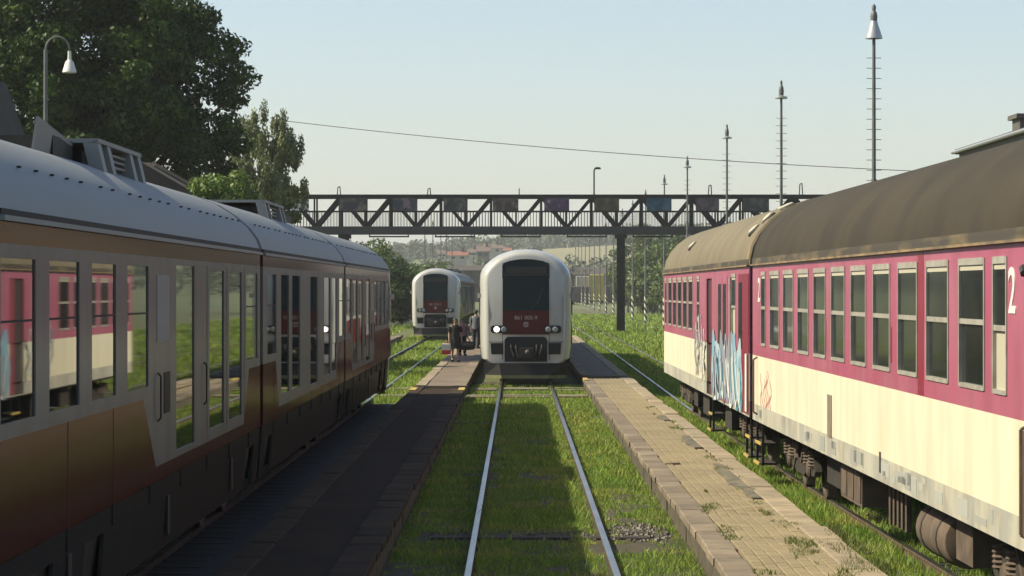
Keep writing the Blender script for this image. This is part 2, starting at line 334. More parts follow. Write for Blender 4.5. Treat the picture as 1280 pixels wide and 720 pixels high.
def foliage(blobs, n, size, rng, droop=0.0, shell=0.45):
    """n leaf quads spread through ellipsoid blobs [(centre, radii)], as vertices (4n,3)"""
    vol = np.array([r[0] * r[1] * r[2] for _, r in blobs]) ** 0.75; pick = rng.choice(len(blobs), n, p=vol / vol.sum())
    C = np.array([c for c, _ in blobs])[pick]; RR = np.array([r for _, r in blobs])[pick]
    d = rng.normal(size=(n, 3)); d /= np.linalg.norm(d, axis=1)[:, None]
    rad = shell + (1 - shell) * rng.random(n) ** 0.6
    P = C + d * RR * rad[:, None]
    nn = d + rng.normal(size=(n, 3)) * 0.7; nn /= np.linalg.norm(nn, axis=1)[:, None]
    a = np.cross(nn, rng.normal(size=(n, 3))); a[:, 2] -= droop; a /= np.linalg.norm(a, axis=1)[:, None] + 1e-9
    b = np.cross(nn, a); b /= np.linalg.norm(b, axis=1)[:, None] + 1e-9
    s = size * (0.6 + 0.8 * rng.random(n))[:, None]
    V = np.stack([P - a * s, P + b * s * 0.5, P + a * s, P - b * s * 0.5], axis=1)
    return V.reshape(-1, 3)

# ================================================================== THE SETTING
PH = 0.20                                         # height of the platforms above the rails
def ground_z(x, y):
    t = min(max((x - 2.15) / 1.1, 0), 1)
    z = -0.10 - 0.33 * t
    if y > 430:
        s = min((y - 430) / 1170, 1); s = s * s * (3 - 2 * s)
        rx = [-1500, -400, -103, -53, -23, -3, 26, 56, 91, 126, 176, 800, 1500]
        rz = [45, 30, 20, 21, 23, 25.5, 27, 29, 31, 34, 37, 58, 70]
        z += (float(np.interp(x, rx, rz)) + 0.5) * s
        z += 2.2 * s * mnoise.noise(Vector((x * 0.012, y * 0.008, 3.1)))
    return z
xs = np.unique(np.concatenate([np.linspace(-1500, -120, 24), np.linspace(-120, -8, 20), np.linspace(-8, 2.1, 6), np.linspace(2.15, 3.25, 4),
                               np.linspace(3.3, 120, 26), np.linspace(120, 1500, 26)]))
ys = np.unique(np.concatenate([np.linspace(-200, 430, 22), np.linspace(430, 1700, 60), np.linspace(1700, 5200, 12)]))
mb = MB()
nx, ny = len(xs), len(ys)
mb.v = [(float(x), float(y), ground_z(float(x), float(y))) for y in ys for x in xs]
mb.f = [(j * nx + i, j * nx + i + 1, (j + 1) * nx + i + 1, (j + 1) * nx + i) for j in range(ny - 1) for i in range(nx - 1)]
# soil near the station, meadow on the hill, chosen by distance down the line
gme = bpy.data.meshes.new('ground'); gme.from_pydata(mb.v, [], mb.f); gme.materials.append(M['ground']); gme.materials.append(M['hill'])
for p in gme.polygons:
    p.use_smooth = True
    if p.center.y > 420: p.material_index = 1
tag(link('ground', gme), kind='structure')

def sheet(name, m, pts, z, kind='structure'):
    b = MB(); b.prism([(x, y, z) for x, y in pts], (0, 0, -0.05)); return tag(b.build(name, m), kind=kind)
sheet('trackbed', 'ballast', [(-6.6, -20), (-2.87, -20), (-2.87, 66), (-6.6, 66)], -0.085)
sheet('trackbed', 'soil', [(-1.45, -20), (2.05, -20), (2.05, 82), (-1.45, 82)], -0.092)
sheet('trackbed', 'ballast', [(4.75, -20), (7.3, -20), (7.0, 72), (4.35, 72)], -0.42)

def track(centre, zt, y0, y1, sleepers=(), label=None):
    """a pair of rails along the centre line [(y,x)], plus any exposed sleepers"""
    t = bpy.data.objects.new('railway_track', None); COL.objects.link(t); t.empty_display_size = 0.3
    cy = [c[0] for c in centre]; cx = [c[1] for c in centre]
    t.location = (float(np.interp(y0, cy, cx)), y0, zt); tag(t, kind='structure')
    yy = sorted({y0, y1, *[y for y in cy if y0 < y < y1]})
    for s in (-0.755, 0.755):
        foot, head = MB(), MB()
        prof_f = [(-0.07, -0.16), (0.07, -0.16), (0.07, -0.145), (0.012, -0.13), (0.012, -0.045), (0.035, -0.035), (0.035, -0.006), (-0.035, -0.006), (-0.035, -0.035), (-0.012, -0.045), (-0.012, -0.13), (-0.07, -0.145)]
        prof_h = [(-0.0345, -0.012), (0.0345, -0.012), (0.0345, -0.004), (0.028, 0.0), (-0.028, 0.0), (-0.0345, -0.004)]
        for b, pr in ((foot, prof_f), (head, prof_h)):
            b.loft([[(float(np.interp(y, cy, cx)) + s + px - t.location.x, y - y0, pz) for px, pz in pr] for y in yy], caps=True)
        f = foot.build('rail', 'rail_rust', t); head.build('rail_head', 'rail_top', f)
    for (y, x0, x1, zz) in sleepers:
        MB().bbox(x0 - t.location.x, x1 - t.location.x, y - y0 - 0.12, y - y0 + 0.12, zz - 0.15, zz, 0.012).build('sleeper', 'sleeper', t)
    return t
TCX = 0.25
track([(-30, TCX), (600, TCX)], 0.0, -20, 420, [(30.4, -1.05, 1.55, -0.062), (31.05, 1.1, 1.58, -0.066)])
track([(-30, -4.62), (600, -4.75)], 0.0, -20, 420, [(k, -5.9, -3.35, -0.078) for k in np.arange(26, 66, 0.65)])
track([(-30, 6.15), (19, 5.72), (44, 5.43), (69, 5.35), (150, 5.65), (400, 5.8)], -0.30, -20, 400,
      [(k, 4.6, 7.0, -0.135) for k in np.arange(22, 70, 0.65)])
track([(-30, 10.9), (190, 10.9), (600, 11.6)], -0.30, 60, 430)
track([(-30, -9.6), (600, -9.4)], -0.02, 60, 420)

# ---------------- platforms
def platform(name, label):
    t = bpy.data.objects.new(name, None); COL.objects.link(t); t.location = (0, 0, 0); tag(t, kind='structure'); return t
rp = platform('platform', '')
PE0, PE1 = 20.0, 77.3
XL, XS, XK, XR = 1.96, 2.27, 3.13, 3.45
b = MB().box(XL + 0.05, XR - 0.03, PE0, PE1, -0.5, PH - 0.075); b.build('platform_core', 'retain', rp)
b = MB()                                                   # weathered face below the edge slabs, in uneven lengths
y = PE0
while y < PE1:
    L = min(1.9 + random.random() * 0.3, PE1 - y); d = random.uniform(-0.012, 0.012)
    b.box(XL + 0.02 + d, XL + 0.06, y + 0.008, y + L - 0.008, -0.45, PH - 0.085); y += L
b.build('retaining_wall', 'retain', rp)
slab_me = {}
def edge_row(par, x0, x1, y0, y1, L, m, nm, ztop, jit=0.012, th=0.085):
    key = (round(x1 - x0, 3), L, m, th)
    if key not in slab_me: slab_me[key] = MB().bbox(0, x1 - x0, 0.006, L - 0.006, -th, 0, 0.012).mesh(nm, m)
    y = y0
    while y < y1 - 0.3:
        o = link(nm, slab_me[key], par, (x0 + random.uniform(-jit, jit), y, ztop + random.uniform(-jit, jit) * 0.7))
        o.rotation_euler = (random.uniform(-1, 1) * jit * 0.25, random.uniform(-1, 1) * jit, random.uniform(-1, 1) * jit * 0.4); y += L
edge_row(rp, XL, XS - 0.012, PE0, PE1, 0.92, 'slab', 'edge_slab', PH)
edge_row(rp, XK + 0.01, XR, PE0, PE1, 1.45, 'kerb', 'kerb_stone', PH + 0.012, jit=0.016, th=0.45)
rows = 7; bw = (XK - XS) / rows; bl = 0.25
brick = MB().bbox(0.007, bw - 0.007, 0.001, bl - 0.001, -0.06, 0, 0.007).mesh('paving_brick', 'paver')
rest = MB(); cnt = 0; y = PE0; n = 0
gaps = lambda x, y: mnoise.noise(Vector((x * 1.7, y * 0.55, 9.3))) > 0.62
y = 25.2; first = True
sets = []
yy = PE0
while yy < PE1 - 0.05:
    for r in range(rows): sets.append((XS + r * bw, yy + (bl / 2 if r % 2 else 0), r))
    yy += bl
for x, y, r in sets:
    if y > PE1 - 0.3: continue
    if gaps(x, y): continue
    z = PH - 0.004 + 0.018 * mnoise.noise(Vector((x * 1.1, y * 0.6, 1.7))) + random.uniform(-0.003, 0.003)
    if y > 25.3 and cnt < 296:
        o = link('paving_brick', brick, rp, (x, y, z)); o.rotation_euler = (random.uniform(-.01, .01), random.uniform(-.015, .015), 0); cnt += 1
    else:
        rest.bbox(x + 0.007, x + bw - 0.007, y + 0.001, y + bl - 0.001, z - 0.06, z, 0.007)
tag(rest.build('paving_bricks', 'paver', rp), kind='stuff')
for (a, c) in ((32.6, 39.0), (43.0, 46.5), (52.0, 54.0)):                # tar patch along the back kerb
    ps = []
    for k in range(9): ps.append((XK - 0.02, a + (c - a) * k / 8))
    for k in range(9): ps.append((XK - 0.12 - 0.16 * abs(math.sin(k * 1.9 + a)) * (1 - abs(k - 4) / 5), c - (c - a) * k / 8))
    MB().prism([(x, y, PH + 0.022) for x, y in ps], (0, 0, -0.03)).build('tar_patch', 'tar', rp)
MB().box(XL - 0.004, XL + 0.13, 75.2, 77.2, PH - 0.03, PH + 0.02).build('yellow_corner_mark', 'yellow', rp)
# the platform goes on beyond the crossing beside the train
rp2 = platform('platform', '')
MB().box(XL + 0.05, XR, 80.2, 150, -0.5, PH - 0.03).build('platform_core', 'asphalt_pale', rp2)
edge_row(rp2, XL, XS, 80.2, 150, 2.0, 'slab', 'edge_slab', PH)
edge_row(rp2, XK, XR, 80.2, 150, 2.0, 'kerb', 'kerb_stone', PH, th=0.4)

lp = platform('platform', '')
LX0, LX1 = -2.86, -1.42
MB().box(LX0 + 0.03, LX1 - 0.04, 14, 69.5, -0.4, PH - 0.02).build('platform_surface', 'asphalt_shaded', lp)
edge_row(lp, LX1 - 0.36, LX1, 14, 69.5, 0.92, 'slab_shaded', 'edge_slab', PH)
edge_row(lp, LX0, LX0 + 0.3, 14, 69.5, 1.45, 'slab_shaded', 'kerb_stone', PH, th=0.4)
b = MB(); y = 14
while y < 69.5:
    L = min(2.0, 69.5 - y); b.box(LX1 - 0.05, LX1 - 0.02 + random.uniform(-0.01, 0.01), y + 0.008, y + L - 0.008, -0.4, PH - 0.085); y += L
b.build('retaining_wall', 'retain', lp)
MB().box(LX1 - 0.16, LX1 + 0.004, 67.6, 69.4, PH - 0.03, PH + 0.02).build('yellow_corner_mark', 'yellow', lp)
MB().box(LX0 - 0.004, LX0 + 0.16, 67.6, 69.4, PH - 0.03, PH + 0.022).build('yellow_corner_mark', 'yellow', lp)
lp2 = platform('platform', '')
MB().box(LX0 + 0.03, LX1 - 0.04, 71.6, 146, -0.4, PH - 0.02).build('platform_surface', 'asphalt_pale', lp2)
edge_row(lp2, LX1 - 0.36, LX1, 71.6, 146, 2.0, 'slab', 'edge_slab', PH)
edge_row(lp2, LX0, LX0 + 0.3, 71.6, 146, 2.0, 'kerb', 'kerb_stone', PH, th=0.4)
lp3 = platform('platform', '')
MB().box(-8.1, -6.75, 72, 150, -0.4, PH - 0.02).build('platform_surface', 'asphalt_pale', lp3)
edge_row(lp3, -7.05, -6.7, 72, 150, 2.0, 'slab', 'edge_slab', PH)
# staff crossing of timber boards over the three tracks
cr = tag(bpy.data.objects.new('staff_crossing', None), kind='structure'); COL.objects.link(cr); cr.location = (0, 70, 0)
for k, yy in enumerate((69.75, 70.6, 74.6, 75.6)):
    for (a, c, zz) in ((-1.4, -0.6, -0.03), (-0.4, 0.9, -0.02), (1.1, 1.93, -0.03)):
        MB().bbox(a, c, yy - 70 - 0.16, yy - 70 + 0.16, zz - 0.08, zz + random.uniform(-0.01, 0.01), 0.01).build('crossing_board', 'plank', cr)
    for (a, c) in ((-3.75, -2.95), (-5.2, -4.0)):
        MB().bbox(a, c, yy - 70 - 0.18, yy - 70 + 0.18, -0.1, -0.02, 0.01).build('crossing_board', 'plank', cr)

# ---------------- grass and stones
def blades(x0, x1, y0, y1, dens, h, z, wid, thin=True, keep=None):
    n = int((x1 - x0) * (y1 - y0) * dens)
    X = RNG.uniform(x0, x1, n); Y = RNG.uniform(y0, y1, n)
    p = np.ones(n)
    if thin: p = np.clip((34.0 / np.maximum(Y, 1)) ** 1.2, 0.1, 1)
    pn = np.array([mnoise.noise(Vector((x * 1.1, y * 0.7, 4.2))) + 0.55 * mnoise.noise(Vector((x * 3.7, y * 2.9, 8))) for x, y in zip(X, Y)])
    k = (RNG.random(n) < p) & (pn > -0.5)
    if keep is not None: k &= keep(X, Y)
    X, Y, pn = X[k], Y[k], pn[k]; n = len(X)
    hh = h * (0.55 + 0.9 * RNG.random(n)) * (0.8 + 0.7 * np.clip(pn + 0.2, 0, 1)); an = RNG.uniform(0, math.pi, n)
    wd = wid * np.maximum(Y, 30) / 30 * (0.7 + 0.6 * RNG.random(n))
    lx = RNG.normal(0, 0.45, n) * hh; ly = RNG.normal(0, 0.45, n) * hh
    Z = np.full(n, z) if np.isscalar(z) else z(X, Y)
    A = np.stack([X - np.cos(an) * wd, Y - np.sin(an) * wd, Z], 1); B = np.stack([X + np.cos(an) * wd, Y + np.sin(an) * wd, Z], 1)
    T = np.stack([X + lx, Y + ly, Z + hh], 1)
    return np.stack([A, B, T], 1).reshape(-1, 3)
def off_rails(X, Y):
    ok = (np.abs(X - TCX - 0.755) > 0.06) & (np.abs(X - TCX + 0.755) > 0.06)
    bare = (Y > 30.0) & (Y < 31.0) & (X > -1.2) & (X < 1.85) & (np.sin(X * 5.3) + 0.7 * np.sin(X * 11.7 + Y * 3) > -0.75)
    spot = (np.hypot((X - 1.45) / 0.36, (Y - 31.3) / 0.9) + 0.25 * np.sin(X * 17 + Y * 6) < 0.9)
    return ok & ~bare & ~spot
G = [blades(-1.40, 1.95, 23, 79, 1100, 0.05, -0.10, 0.006, keep=off_rails),
     blades(-1.40, 1.95, 23, 79, 60, 0.11, -0.10, 0.008, keep=off_rails)]
tag(link('grass', raw_mesh('grass', np.concatenate(G), 3, 'grass', False)), 'short green grass grown over the sleepers between the platforms', 'grass', kind='stuff')
G = [blades(3.46, 4.75, 20, 155, 650, 0.11, -0.43, 0.008),
     blades(4.75, 6.6, 20, 75, 330, 0.12, -0.43, 0.008)]
tag(link('grass', raw_mesh('grass', np.concatenate(G), 3, 'grass', False)), 'rough grass strip between brick platform and the maroon coaches', 'grass', kind='stuff')
def kz(X, Y): return np.full(len(X), PH)
G = [blades(XK - 0.22, XK + 0.05, 24, 60, 700, 0.035, PH - 0.01, 0.008, keep=lambda X, Y: np.array([mnoise.noise(Vector((x * 2, y * 0.8, 5))) > 0.22 for x, y in zip(X, Y)], bool)),
     blades(XS - 0.06, XS + 0.25, 24, 34, 700, 0.03, PH - 0.01, 0.008, keep=lambda X, Y: np.array([mnoise.noise(Vector((x * 2, y * 0.9, 11))) > 0.26 for x, y in zip(X, Y)], bool)),
     blades(XS + 0.5, XR, 22, 29.5, 700, 0.035, PH - 0.01, 0.008, keep=lambda X, Y: np.array([mnoise.noise(Vector((x * 2, y * 0.9, 21))) > 0.3 for x, y in zip(X, Y)], bool))]
G.append(blades(2.75, 3.62, 21, 29.5, 900, 0.06, PH - 0.03, 0.007, keep=lambda X, Y: np.array([mnoise.noise(Vector((x * 2.2, y * 0.8, 31))) + (x - 3.2) * 0.9 > 0.05 for x, y in zip(X, Y)], bool)))
tag(link('weeds', raw_mesh('weeds', np.concatenate(G), 3, 'weed', False)), 'low weeds growing from the joints of the brick platform', 'weeds', kind='stuff')
gz = lambda X, Y: np.where(X < 2.1, -0.10, -0.43)
G = [blades(-3.85, -2.88, 66.5, 150, 300, 0.12, -0.1, 0.008), blades(-5.2, -4.0, 66.5, 150, 200, 0.1, -0.1, 0.008),
     blades(-12.5, -5.5, 68, 210, 90, 0.16, -0.1, 0.01, keep=lambda X, Y: ~((X > -8.2) & (X < -6.6))),
     blades(6.4, 24, 70, 330, 60, 0.22, -0.43, 0.011), blades(3.5, 10, 155, 330, 60, 0.16, -0.43, 0.011),
     blades(-1.4, 2, 140, 330, 60, 0.16, -0.1, 0.011), blades(4.7, 6.5, 73, 155, 260, 0.13, -0.43, 0.009)]
tag(link('grass', raw_mesh('grass', np.concatenate(G), 3, 'grass', False)), 'sunlit rough grass around the sidings beyond the trains', 'grass', kind='stuff')
st = MB()
for _ in range(300):
    if random.random() < 0.55: x, y = random.gauss(1.45, 0.22), random.gauss(31.3, 0.7)
    else: x, y = random.uniform(-1.1, 1.9), random.uniform(30.0, 31.3)
    if abs(x - 1.005) < 0.07 or abs(x + 0.505) < 0.07 or x > 1.9: continue
    r = random.uniform(0.018, 0.042); c = Vector((x, y, -0.10 + r * 0.5))
    vs = [c + Vector((r * random.uniform(.7, 1.2) * a, r * random.uniform(.7, 1.2) * bb, r * random.uniform(.6, 1) * cc)) for a, bb, cc in ((1, 0, 0), (-1, 0, 0), (0, 1, 0), (0, -1, 0), (0, 0, 1), (0, 0, -1))]
    st.add(vs, [(0, 2, 4), (2, 1, 4), (1, 3, 4), (3, 0, 4), (2, 0, 5), (1, 2, 5), (3, 1, 5), (0, 3, 5)])
tag(st.build('ballast_stones', 'stone'), 'pale loose ballast stones spilled by the exposed sleeper', 'gravel', kind='stuff')

# ================================================================== DIESEL RAILCAR UNIT (three sections, nose at y=0)
UL = 52.6
HALF = [(1.30, 0.5), (1.40, 0.95), (1.42, 1.4), (1.42, 3.30)]
ROOF = [(1.42, 3.36), (1.365, 3.50), (1.26, 3.64), (1.09, 3.79), (0.87, 3.93), (0.62, 4.03), (0.34, 4.10)]
def side_x(z): return float(np.interp(z, [0.5, 0.95, 1.4, 4], [1.34, 1.40, 1.42, 1.42]))
def build_unit():
    t = thing('railcar_unit', 'white and red railcar unit', 'train')
    J1, J2 = 18.6, 34.0
    NOSE = 2.4
    secs = [(NOSE, J1 - 0.18), (J1 + 0.18, J2 - 0.18), (J2 + 0.18, UL - NOSE)]
    for y0, y1 in secs:                               # dark inner body that closes each section
        MB().loft([[(x, y, z) for x, z in [(-1.28, 0.55), (1.28, 0.55), (1.36, 1.0), (1.37, 3.38), (1.08, 3.76), (0, 4.02), (-1.08, 3.76), (-1.37, 3.38), (-1.36, 1.0)]] for y in (y0 + 0.02, y1 - 0.02)], caps=True).build('inner_body', 'black', t)
        rf = ROOF + [(0, 4.12)] + [(-x, z) for x, z in ROOF[::-1]]
        MB().loft([[(x, y, z) for x, z in rf] + [(x * 0.985, y, z - 0.03) for x, z in rf[::-1]] for y in (y0, y1)], caps=True).build('roof', 'u_roof', t, True)
    # bellows between sections
    for j in (J1, J2):
        b = MB()
        for k in range(5):
            yy = j - 0.16 + k * 0.08; s = 0.985 if k % 2 else 0.955
            b.loft([[(x * s, yy + d, z * (0.99 if k % 2 else 0.98)) for x, z in [(-1.3, 0.8), (1.3, 0.8), (1.4, 1.2), (1.4, 3.38), (1.1, 3.80), (0, 4.05), (-1.1, 3.80), (-1.4, 3.38), (-1.4, 1.2)]] for d in (-0.035, 0.035)], caps=True)
        b.build('bellows', 'black', t)
        br = thing_part('bogie', t, (0, j, 0))
        MB().box(-1.05, 1.05, -1.5, 1.5, 0.42, 0.62).build('bogie_frame', 'dark', br)
        for yy in (-1.15, 1.15):
            for s in (-1, 1): link('wheel', wheel_mesh(0.42, s), br, (s * 0.755, yy, 0.42))
    for yb in (5.0, UL - 5.0):
        br = thing_part('bogie', t, (0, yb, 0))
        MB().box(-1.05, 1.05, -1.5, 1.5, 0.42, 0.6).build('bogie_frame', 'dark', br)
        for yy in (-1.1, 1.1):
            for s in (-1, 1): link('wheel', wheel_mesh(0.42, s), br, (s * 0.755, yy, 0.42))
    W0, W1, BB, BT = 2.03, 3.07, 1.93, 3.16
    def opens(lst): return lst
    end_ops = [(0.5, 1.8, W0, W1), (2.3, 3.6, 1.42, W1), (4.1, 5.4, 1.42, W1), (6.65, 8.0, 1.36, 3.1), (9.8, 11.0, W0, W1), (11.6, 12.75, W0, W1), (13.3, 14.5, W0, W1), (15.0, 16.15, W0, W1)]
    for car in range(3):
        y0, y1 = secs[car]
        if car == 0: cv = lambda d: J1 - 0.0 - d
        elif car == 2: cv = lambda d: J2 + d
        else: cv = None
        if cv:
            ops = [tuple(sorted((cv(a), cv(c)))) + (z0, z1) for a, c, z0, z1 in end_ops]
            wa, wb = sorted((cv(1.5), cv(10.1))); ia, ib = sorted((cv(2.1), cv(9.35)))
        else:
            m0 = J2
            base = [(0.7, 1.9, W0, W1), (2.6, 3.8, 1.45, W1), (4.3, 5.6, 1.45, W1), (7.5, 8.9, 1.4, W1), (10.3, 11.6, 1.45, W1), (12.0, 13.2, 1.45, W1), (13.9, 15.0, W0, W1)]
            ops = [(m0 - c, m0 - a, z0, z1) for a, c, z0, z1 in base]
            ops = [(a - 0.05, c - 0.05, z0, z1) for a, c, z0, z1 in ops]
            wa, wb, ia, ib = m0 - 13.6, m0 - 1.9, m0 - 13.1, m0 - 2.3
        for s in (-1, 1):
            X = s * 1.42
            b = MB().panel(X, s, y0, y1, BB, BT, ops, 0.03)
            b.panel(X, s, ia, ib, 1.30, BB, ops, 0.03)
            for p in ([(wa, BB), (ia, BB), (ia, 1.30)], [(ib, BB), (wb, BB), (ib, 1.30)]):
                b.prism([(X, yy, zz) for yy, zz in p], (-s * 0.03, 0, 0))
            b.build('window_band', 'u_band', t)
            b = MB().panel(X, s, y0, wa, 1.17, BB, (), 0.03); b.panel(X, s, wb, y1, 1.17, BB, (), 0.03); b.panel(X, s, wa, wb, 1.17, 1.30, (), 0.03)
            for p in ([(wa, BB), (ia, 1.30), (wa, 1.30)], [(wb, BB), (wb, 1.30), (ib, 1.30)]):
                b.prism([(X, yy, zz) for yy, zz in p], (-s * 0.03, 0, 0))
            b.build('lower_panel', 'u_red', t)
            MB().panel(X, s, y0, y1, BT, 3.335, (), 0.03).build('cantrail_band', 'u_red', t)
            MB().box(min(X - s * 0.02, X + s * 0.035), max(X - s * 0.02, X + s * 0.035), y0, y1, 3.300, 3.334).build('gutter', 'u_roof', t)
            MB().box(min(X - s * 0.03, X + s * 0.012), max(X - s * 0.03, X + s * 0.012), y0, y1, 3.336, 3.376).build('groove', 'black', t)
            for (a, c, z0, z1) in ops:
                g = MB().box(min(X - s * 0.012, X - s * 0.03), max(X - s * 0.012, X - s * 0.03), a, c, z0, z1).build('window_pane', 'u_glass', t)
                if z0 > 1.9:
                    MB().box(min(X - s * 0.005, X - s * 0.012), max(X - s * 0.005, X - s * 0.012), a, c, 2.66, 2.675).build('glazing_bar', 'black', g)
            if cv:
                # door leaf seams, handrail and the small service panel beside the door
                for (a, c) in ((2.05, 2.07), (3.83, 3.85), (5.62, 5.64)):
                    q = sorted((cv(a), cv(c))); MB().box(min(X + s * 0.003, X - s * 0.01), max(X + s * 0.003, X - s * 0.01), q[0], q[1], 1.32, 3.12).build('door_seam', 'black', t)
                q = sorted((cv(8.45), cv(8.85))); MB().box(min(X, X + s * 0.006), max(X, X + s * 0.006), q[0], q[1], 1.75, 2.12).build('service_panel', 'u_skirt', t)
                q = sorted((cv(8.5), cv(9.3))); MB().box(min(X, X + s * 0.005), max(X, X + s * 0.005), q[0], q[1], 2.4, 3.0).build('destination_panel', 'u_roof', t)
                for d in (5.9, 9.25):
                    MB().path([(X + s * 0.002, cv(d), 1.7), (X + s * 0.03, cv(d), 1.73), (X + s * 0.03, cv(d), 2.1), (X + s * 0.002, cv(d), 2.13)], 0.009).build('handrail', 'u_skirt', t)
            # skirt, interrupted where the wheels show
            cuts = []
            for j in (J1, J2): cuts += [(j - 1.65, j - 0.72), (j + 0.72, j + 1.65)]
            for yb in (5.0, UL - 5.0): cuts += [(yb - 1.55, yb - 0.65), (yb + 0.65, yb + 1.55)]
            marks = sorted({y0, y1, *[min(max(k, y0), y1) for cc in cuts for k in cc]})
            for a, c in zip(marks, marks[1:]):
                mid = (a + c) / 2
                inn = any(q0 < mid < q1 for q0, q1 in cuts)
                zb = 0.98 if inn else 0.5
                pr = [(side_x(1.16), 1.16), (side_x(0.98), 0.98)] + ([] if inn else [(1.36, 0.5)])
                out = [(s * x, z) for x, z in pr] + [(s * (x - 0.03), z) for x, z in pr[::-1]]
                MB().loft([[(x, yy, z) for x, z in out] for yy in (a, c)], caps=True).build('skirt', 'u_skirt', t)
            k0 = y0 + 3.0
            while k0 < y1 - 2 and car != 1:
                MB().box(min(s * 1.398, s * 1.415), max(s * 1.398, s * 1.415), k0, k0 + 0.16, 0.62, 0.98).build('skirt_vent', 'black', t); k0 += 5.2
            k0 = y0 + 1.3                                   # upright seams between body panels
            while k0 < y1 - 0.8:
                MB().box(min(s * 1.40, s * 1.4225), max(s * 1.40, s * 1.4225), k0, k0 + 0.012, 1.0, 1.30).build('panel_seam', 'black', t)
                if not (wa - 0.1 < k0 < wb + 0.1): MB().box(min(s * 1.40, s * 1.4225), max(s * 1.40, s * 1.4225), k0, k0 + 0.010, 1.30, 1.93).build('panel_seam', 'black', t)
                k0 += 2.05
            # row of roof bolts
            b = MB(); k0 = y0 + 0.6
            while k0 < y1 - 0.4:
                b.box(min(s * 1.20, s * 1.228), max(s * 1.20, s * 1.228), k0, k0 + 0.03, 3.70, 3.716); k0 += 0.62 if (int(k0 * 3) % 5) else 0.95
            tag(b.build('roof_bolts', 'black', t), kind='stuff')
    # roof equipment: open frames, flaps and boxes
    for (a, c, zt) in ((39.7, 42.2, 4.27), (23.6, 26.6, 4.25)):
        r = MB()
        for yy in (a, a + 0.55, c - 0.55, c):
            for s in (-1, 1): r.bar((s * 0.74, yy, 3.9), (s * 0.66, yy, zt - 0.03), 0.13, 0.2)
        r.box(-0.74, 0.74, a - 0.1, c + 0.1, zt - 0.04, zt)
        rb = r.build('roof_unit', 'u_roof', t)
        MB().box(-0.55, 0.55, a + 0.1, c - 0.1, 4.0, zt - 0.10).build('cooler_core', 'dark', rb)
        q = MB()
        for k in range(3):
            for s in (-1, 1): MB().tube((s * 0.68, a + 0.3, 4.06 + k * 0.055), (s * 0.68, c - 0.3, 4.06 + k * 0.055), 0.014, n=6).build('grille_bar', 'u_roof', rb)
    for s in (-1, 1):
        MB().prism([(s * 0.42, 42.3, 3.95), (s * 0.42, 44.0, 3.95), (s * 0.48, 44.0, 4.36), (s * 0.48, 42.3, 4.22)], (s * 0.025, 0, 0)).build('roof_flap', 'u_roof', t)
    MB().box(-0.5, 0.5, 19.4, 20.8, 4.0, 4.2).build('roof_box', 'dark', t)
    MB().box(-0.5, 0.5, 42.3, 43.3, 4.0, 4.24).build('roof_box', 'dark', t)
    # ---- noses
    prof = [(1.20, 0.66), (1.36, 0.78), (1.41, 1.2), (1.42, 2.2), (1.42, 3.05), (1.415, 3.22)] + [(x * 0.985, z) for x, z in ROOF] + [(0, 4.12)]
    prof = prof + [(-x, z) for x, z in prof[-2::-1]]
    def nose_pt(x, z, k):
        wv, dz, yk = k
        zz = z if z < 1.5 else z - dz * ((z - 1.5) / 2.65) ** 1.5
        lean = 0.11 * max(0, z - 2.2) * (1 - yk / NOSE)
        return (x * wv, yk + lean, zz)
    ks = [(0.80, 0.24, 0.0), (0.845, 0.17, 0.03), (0.885, 0.12, 0.10), (0.925, 0.075, 0.25), (0.955, 0.04, 0.55), (0.98, 0.02, 1.1), (0.995, 0.005, 1.8), (1.0, 0.0, NOSE)]
    for flip in (0, 1):
        Y = (lambda y: UL - y) if flip else (lambda y: y)
        def P(p): return (p[0], Y(p[1]), p[2])
        b = MB().loft([[P(nose_pt(x, z, k)) for x, z in prof] for k in ks], closed=True)
        b.add([P(nose_pt(x, z, ks[0])) for x, z in prof], [tuple(range(len(prof)))])
        ns = b.build('nose', 'u_white', t, True)
        def fy(z): return 0.11 * max(0, z - 2.2)
        def plate(pts, th, m, nm, par, base=0.0):
            b = MB(); n = len(pts)
            b.add([P((x, fy(z) - base - th, z)) for x, z in pts] + [P((x, fy(z) - base + 0.01, z)) for x, z in pts],
                  [tuple(range(n)), tuple(range(2 * n - 1, n - 1, -1))] + [(i, n + i, n + (i + 1) % n, (i + 1) % n) for i in range(n)])
            return b.build(nm, m, par)
        # windscreen with arched top edge
        arch = [(0.70, 3.66), (0.5, 3.735), (0.25, 3.78), (0, 3.795), (-0.25, 3.78), (-0.5, 3.735), (-0.70, 3.66)]
        ws = plate([(-0.70, 2.20), (0.70, 2.20)] + arch, 0.012, 'screen', 'windscreen', t)
        # strips so the screen follows the bend of the nose
        plate([(-0.70, 1.52), (0.70, 1.52), (0.70, 2.24), (-0.70, 2.24)], 0.016, 'u_red', 'front_panel', t)
        dp = plate([(-0.62, 3.36), (0.62, 3.36), (0.6, 3.56), (-0.6, 3.56)], 0.004, 'black', 'destination_display', ws, 0.012)
        plate([(-0.70, 3.30), (0.70, 3.30), (0.70, 3.335), (-0.70, 3.335)], 0.004, 'u_skirt', 'screen_bar', ws, 0.012)
        wp = MB(); wp.bar(P((0.1, -0.03, 2.22)), P((0.46, 0.0, 2.66)), 0.02, 0.02); wp.bar(P((0.34, -0.01, 2.42)), P((0.52, 0.02, 2.92)), 0.03, 0.015); wp.build('wiper', 'black', ws)
        for sx in (-0.705, 0.705):
            plate([(sx - 0.008, 0.75), (sx + 0.008, 0.75), (sx + 0.008, 3.6), (sx - 0.008, 3.6)], 0.006, 'black', 'panel_seam', t)
        plate([(-1.12, 1.285), (1.12, 1.285), (1.12, 1.30), (-1.12, 1.30)], 0.005, 'black', 'panel_seam', t)
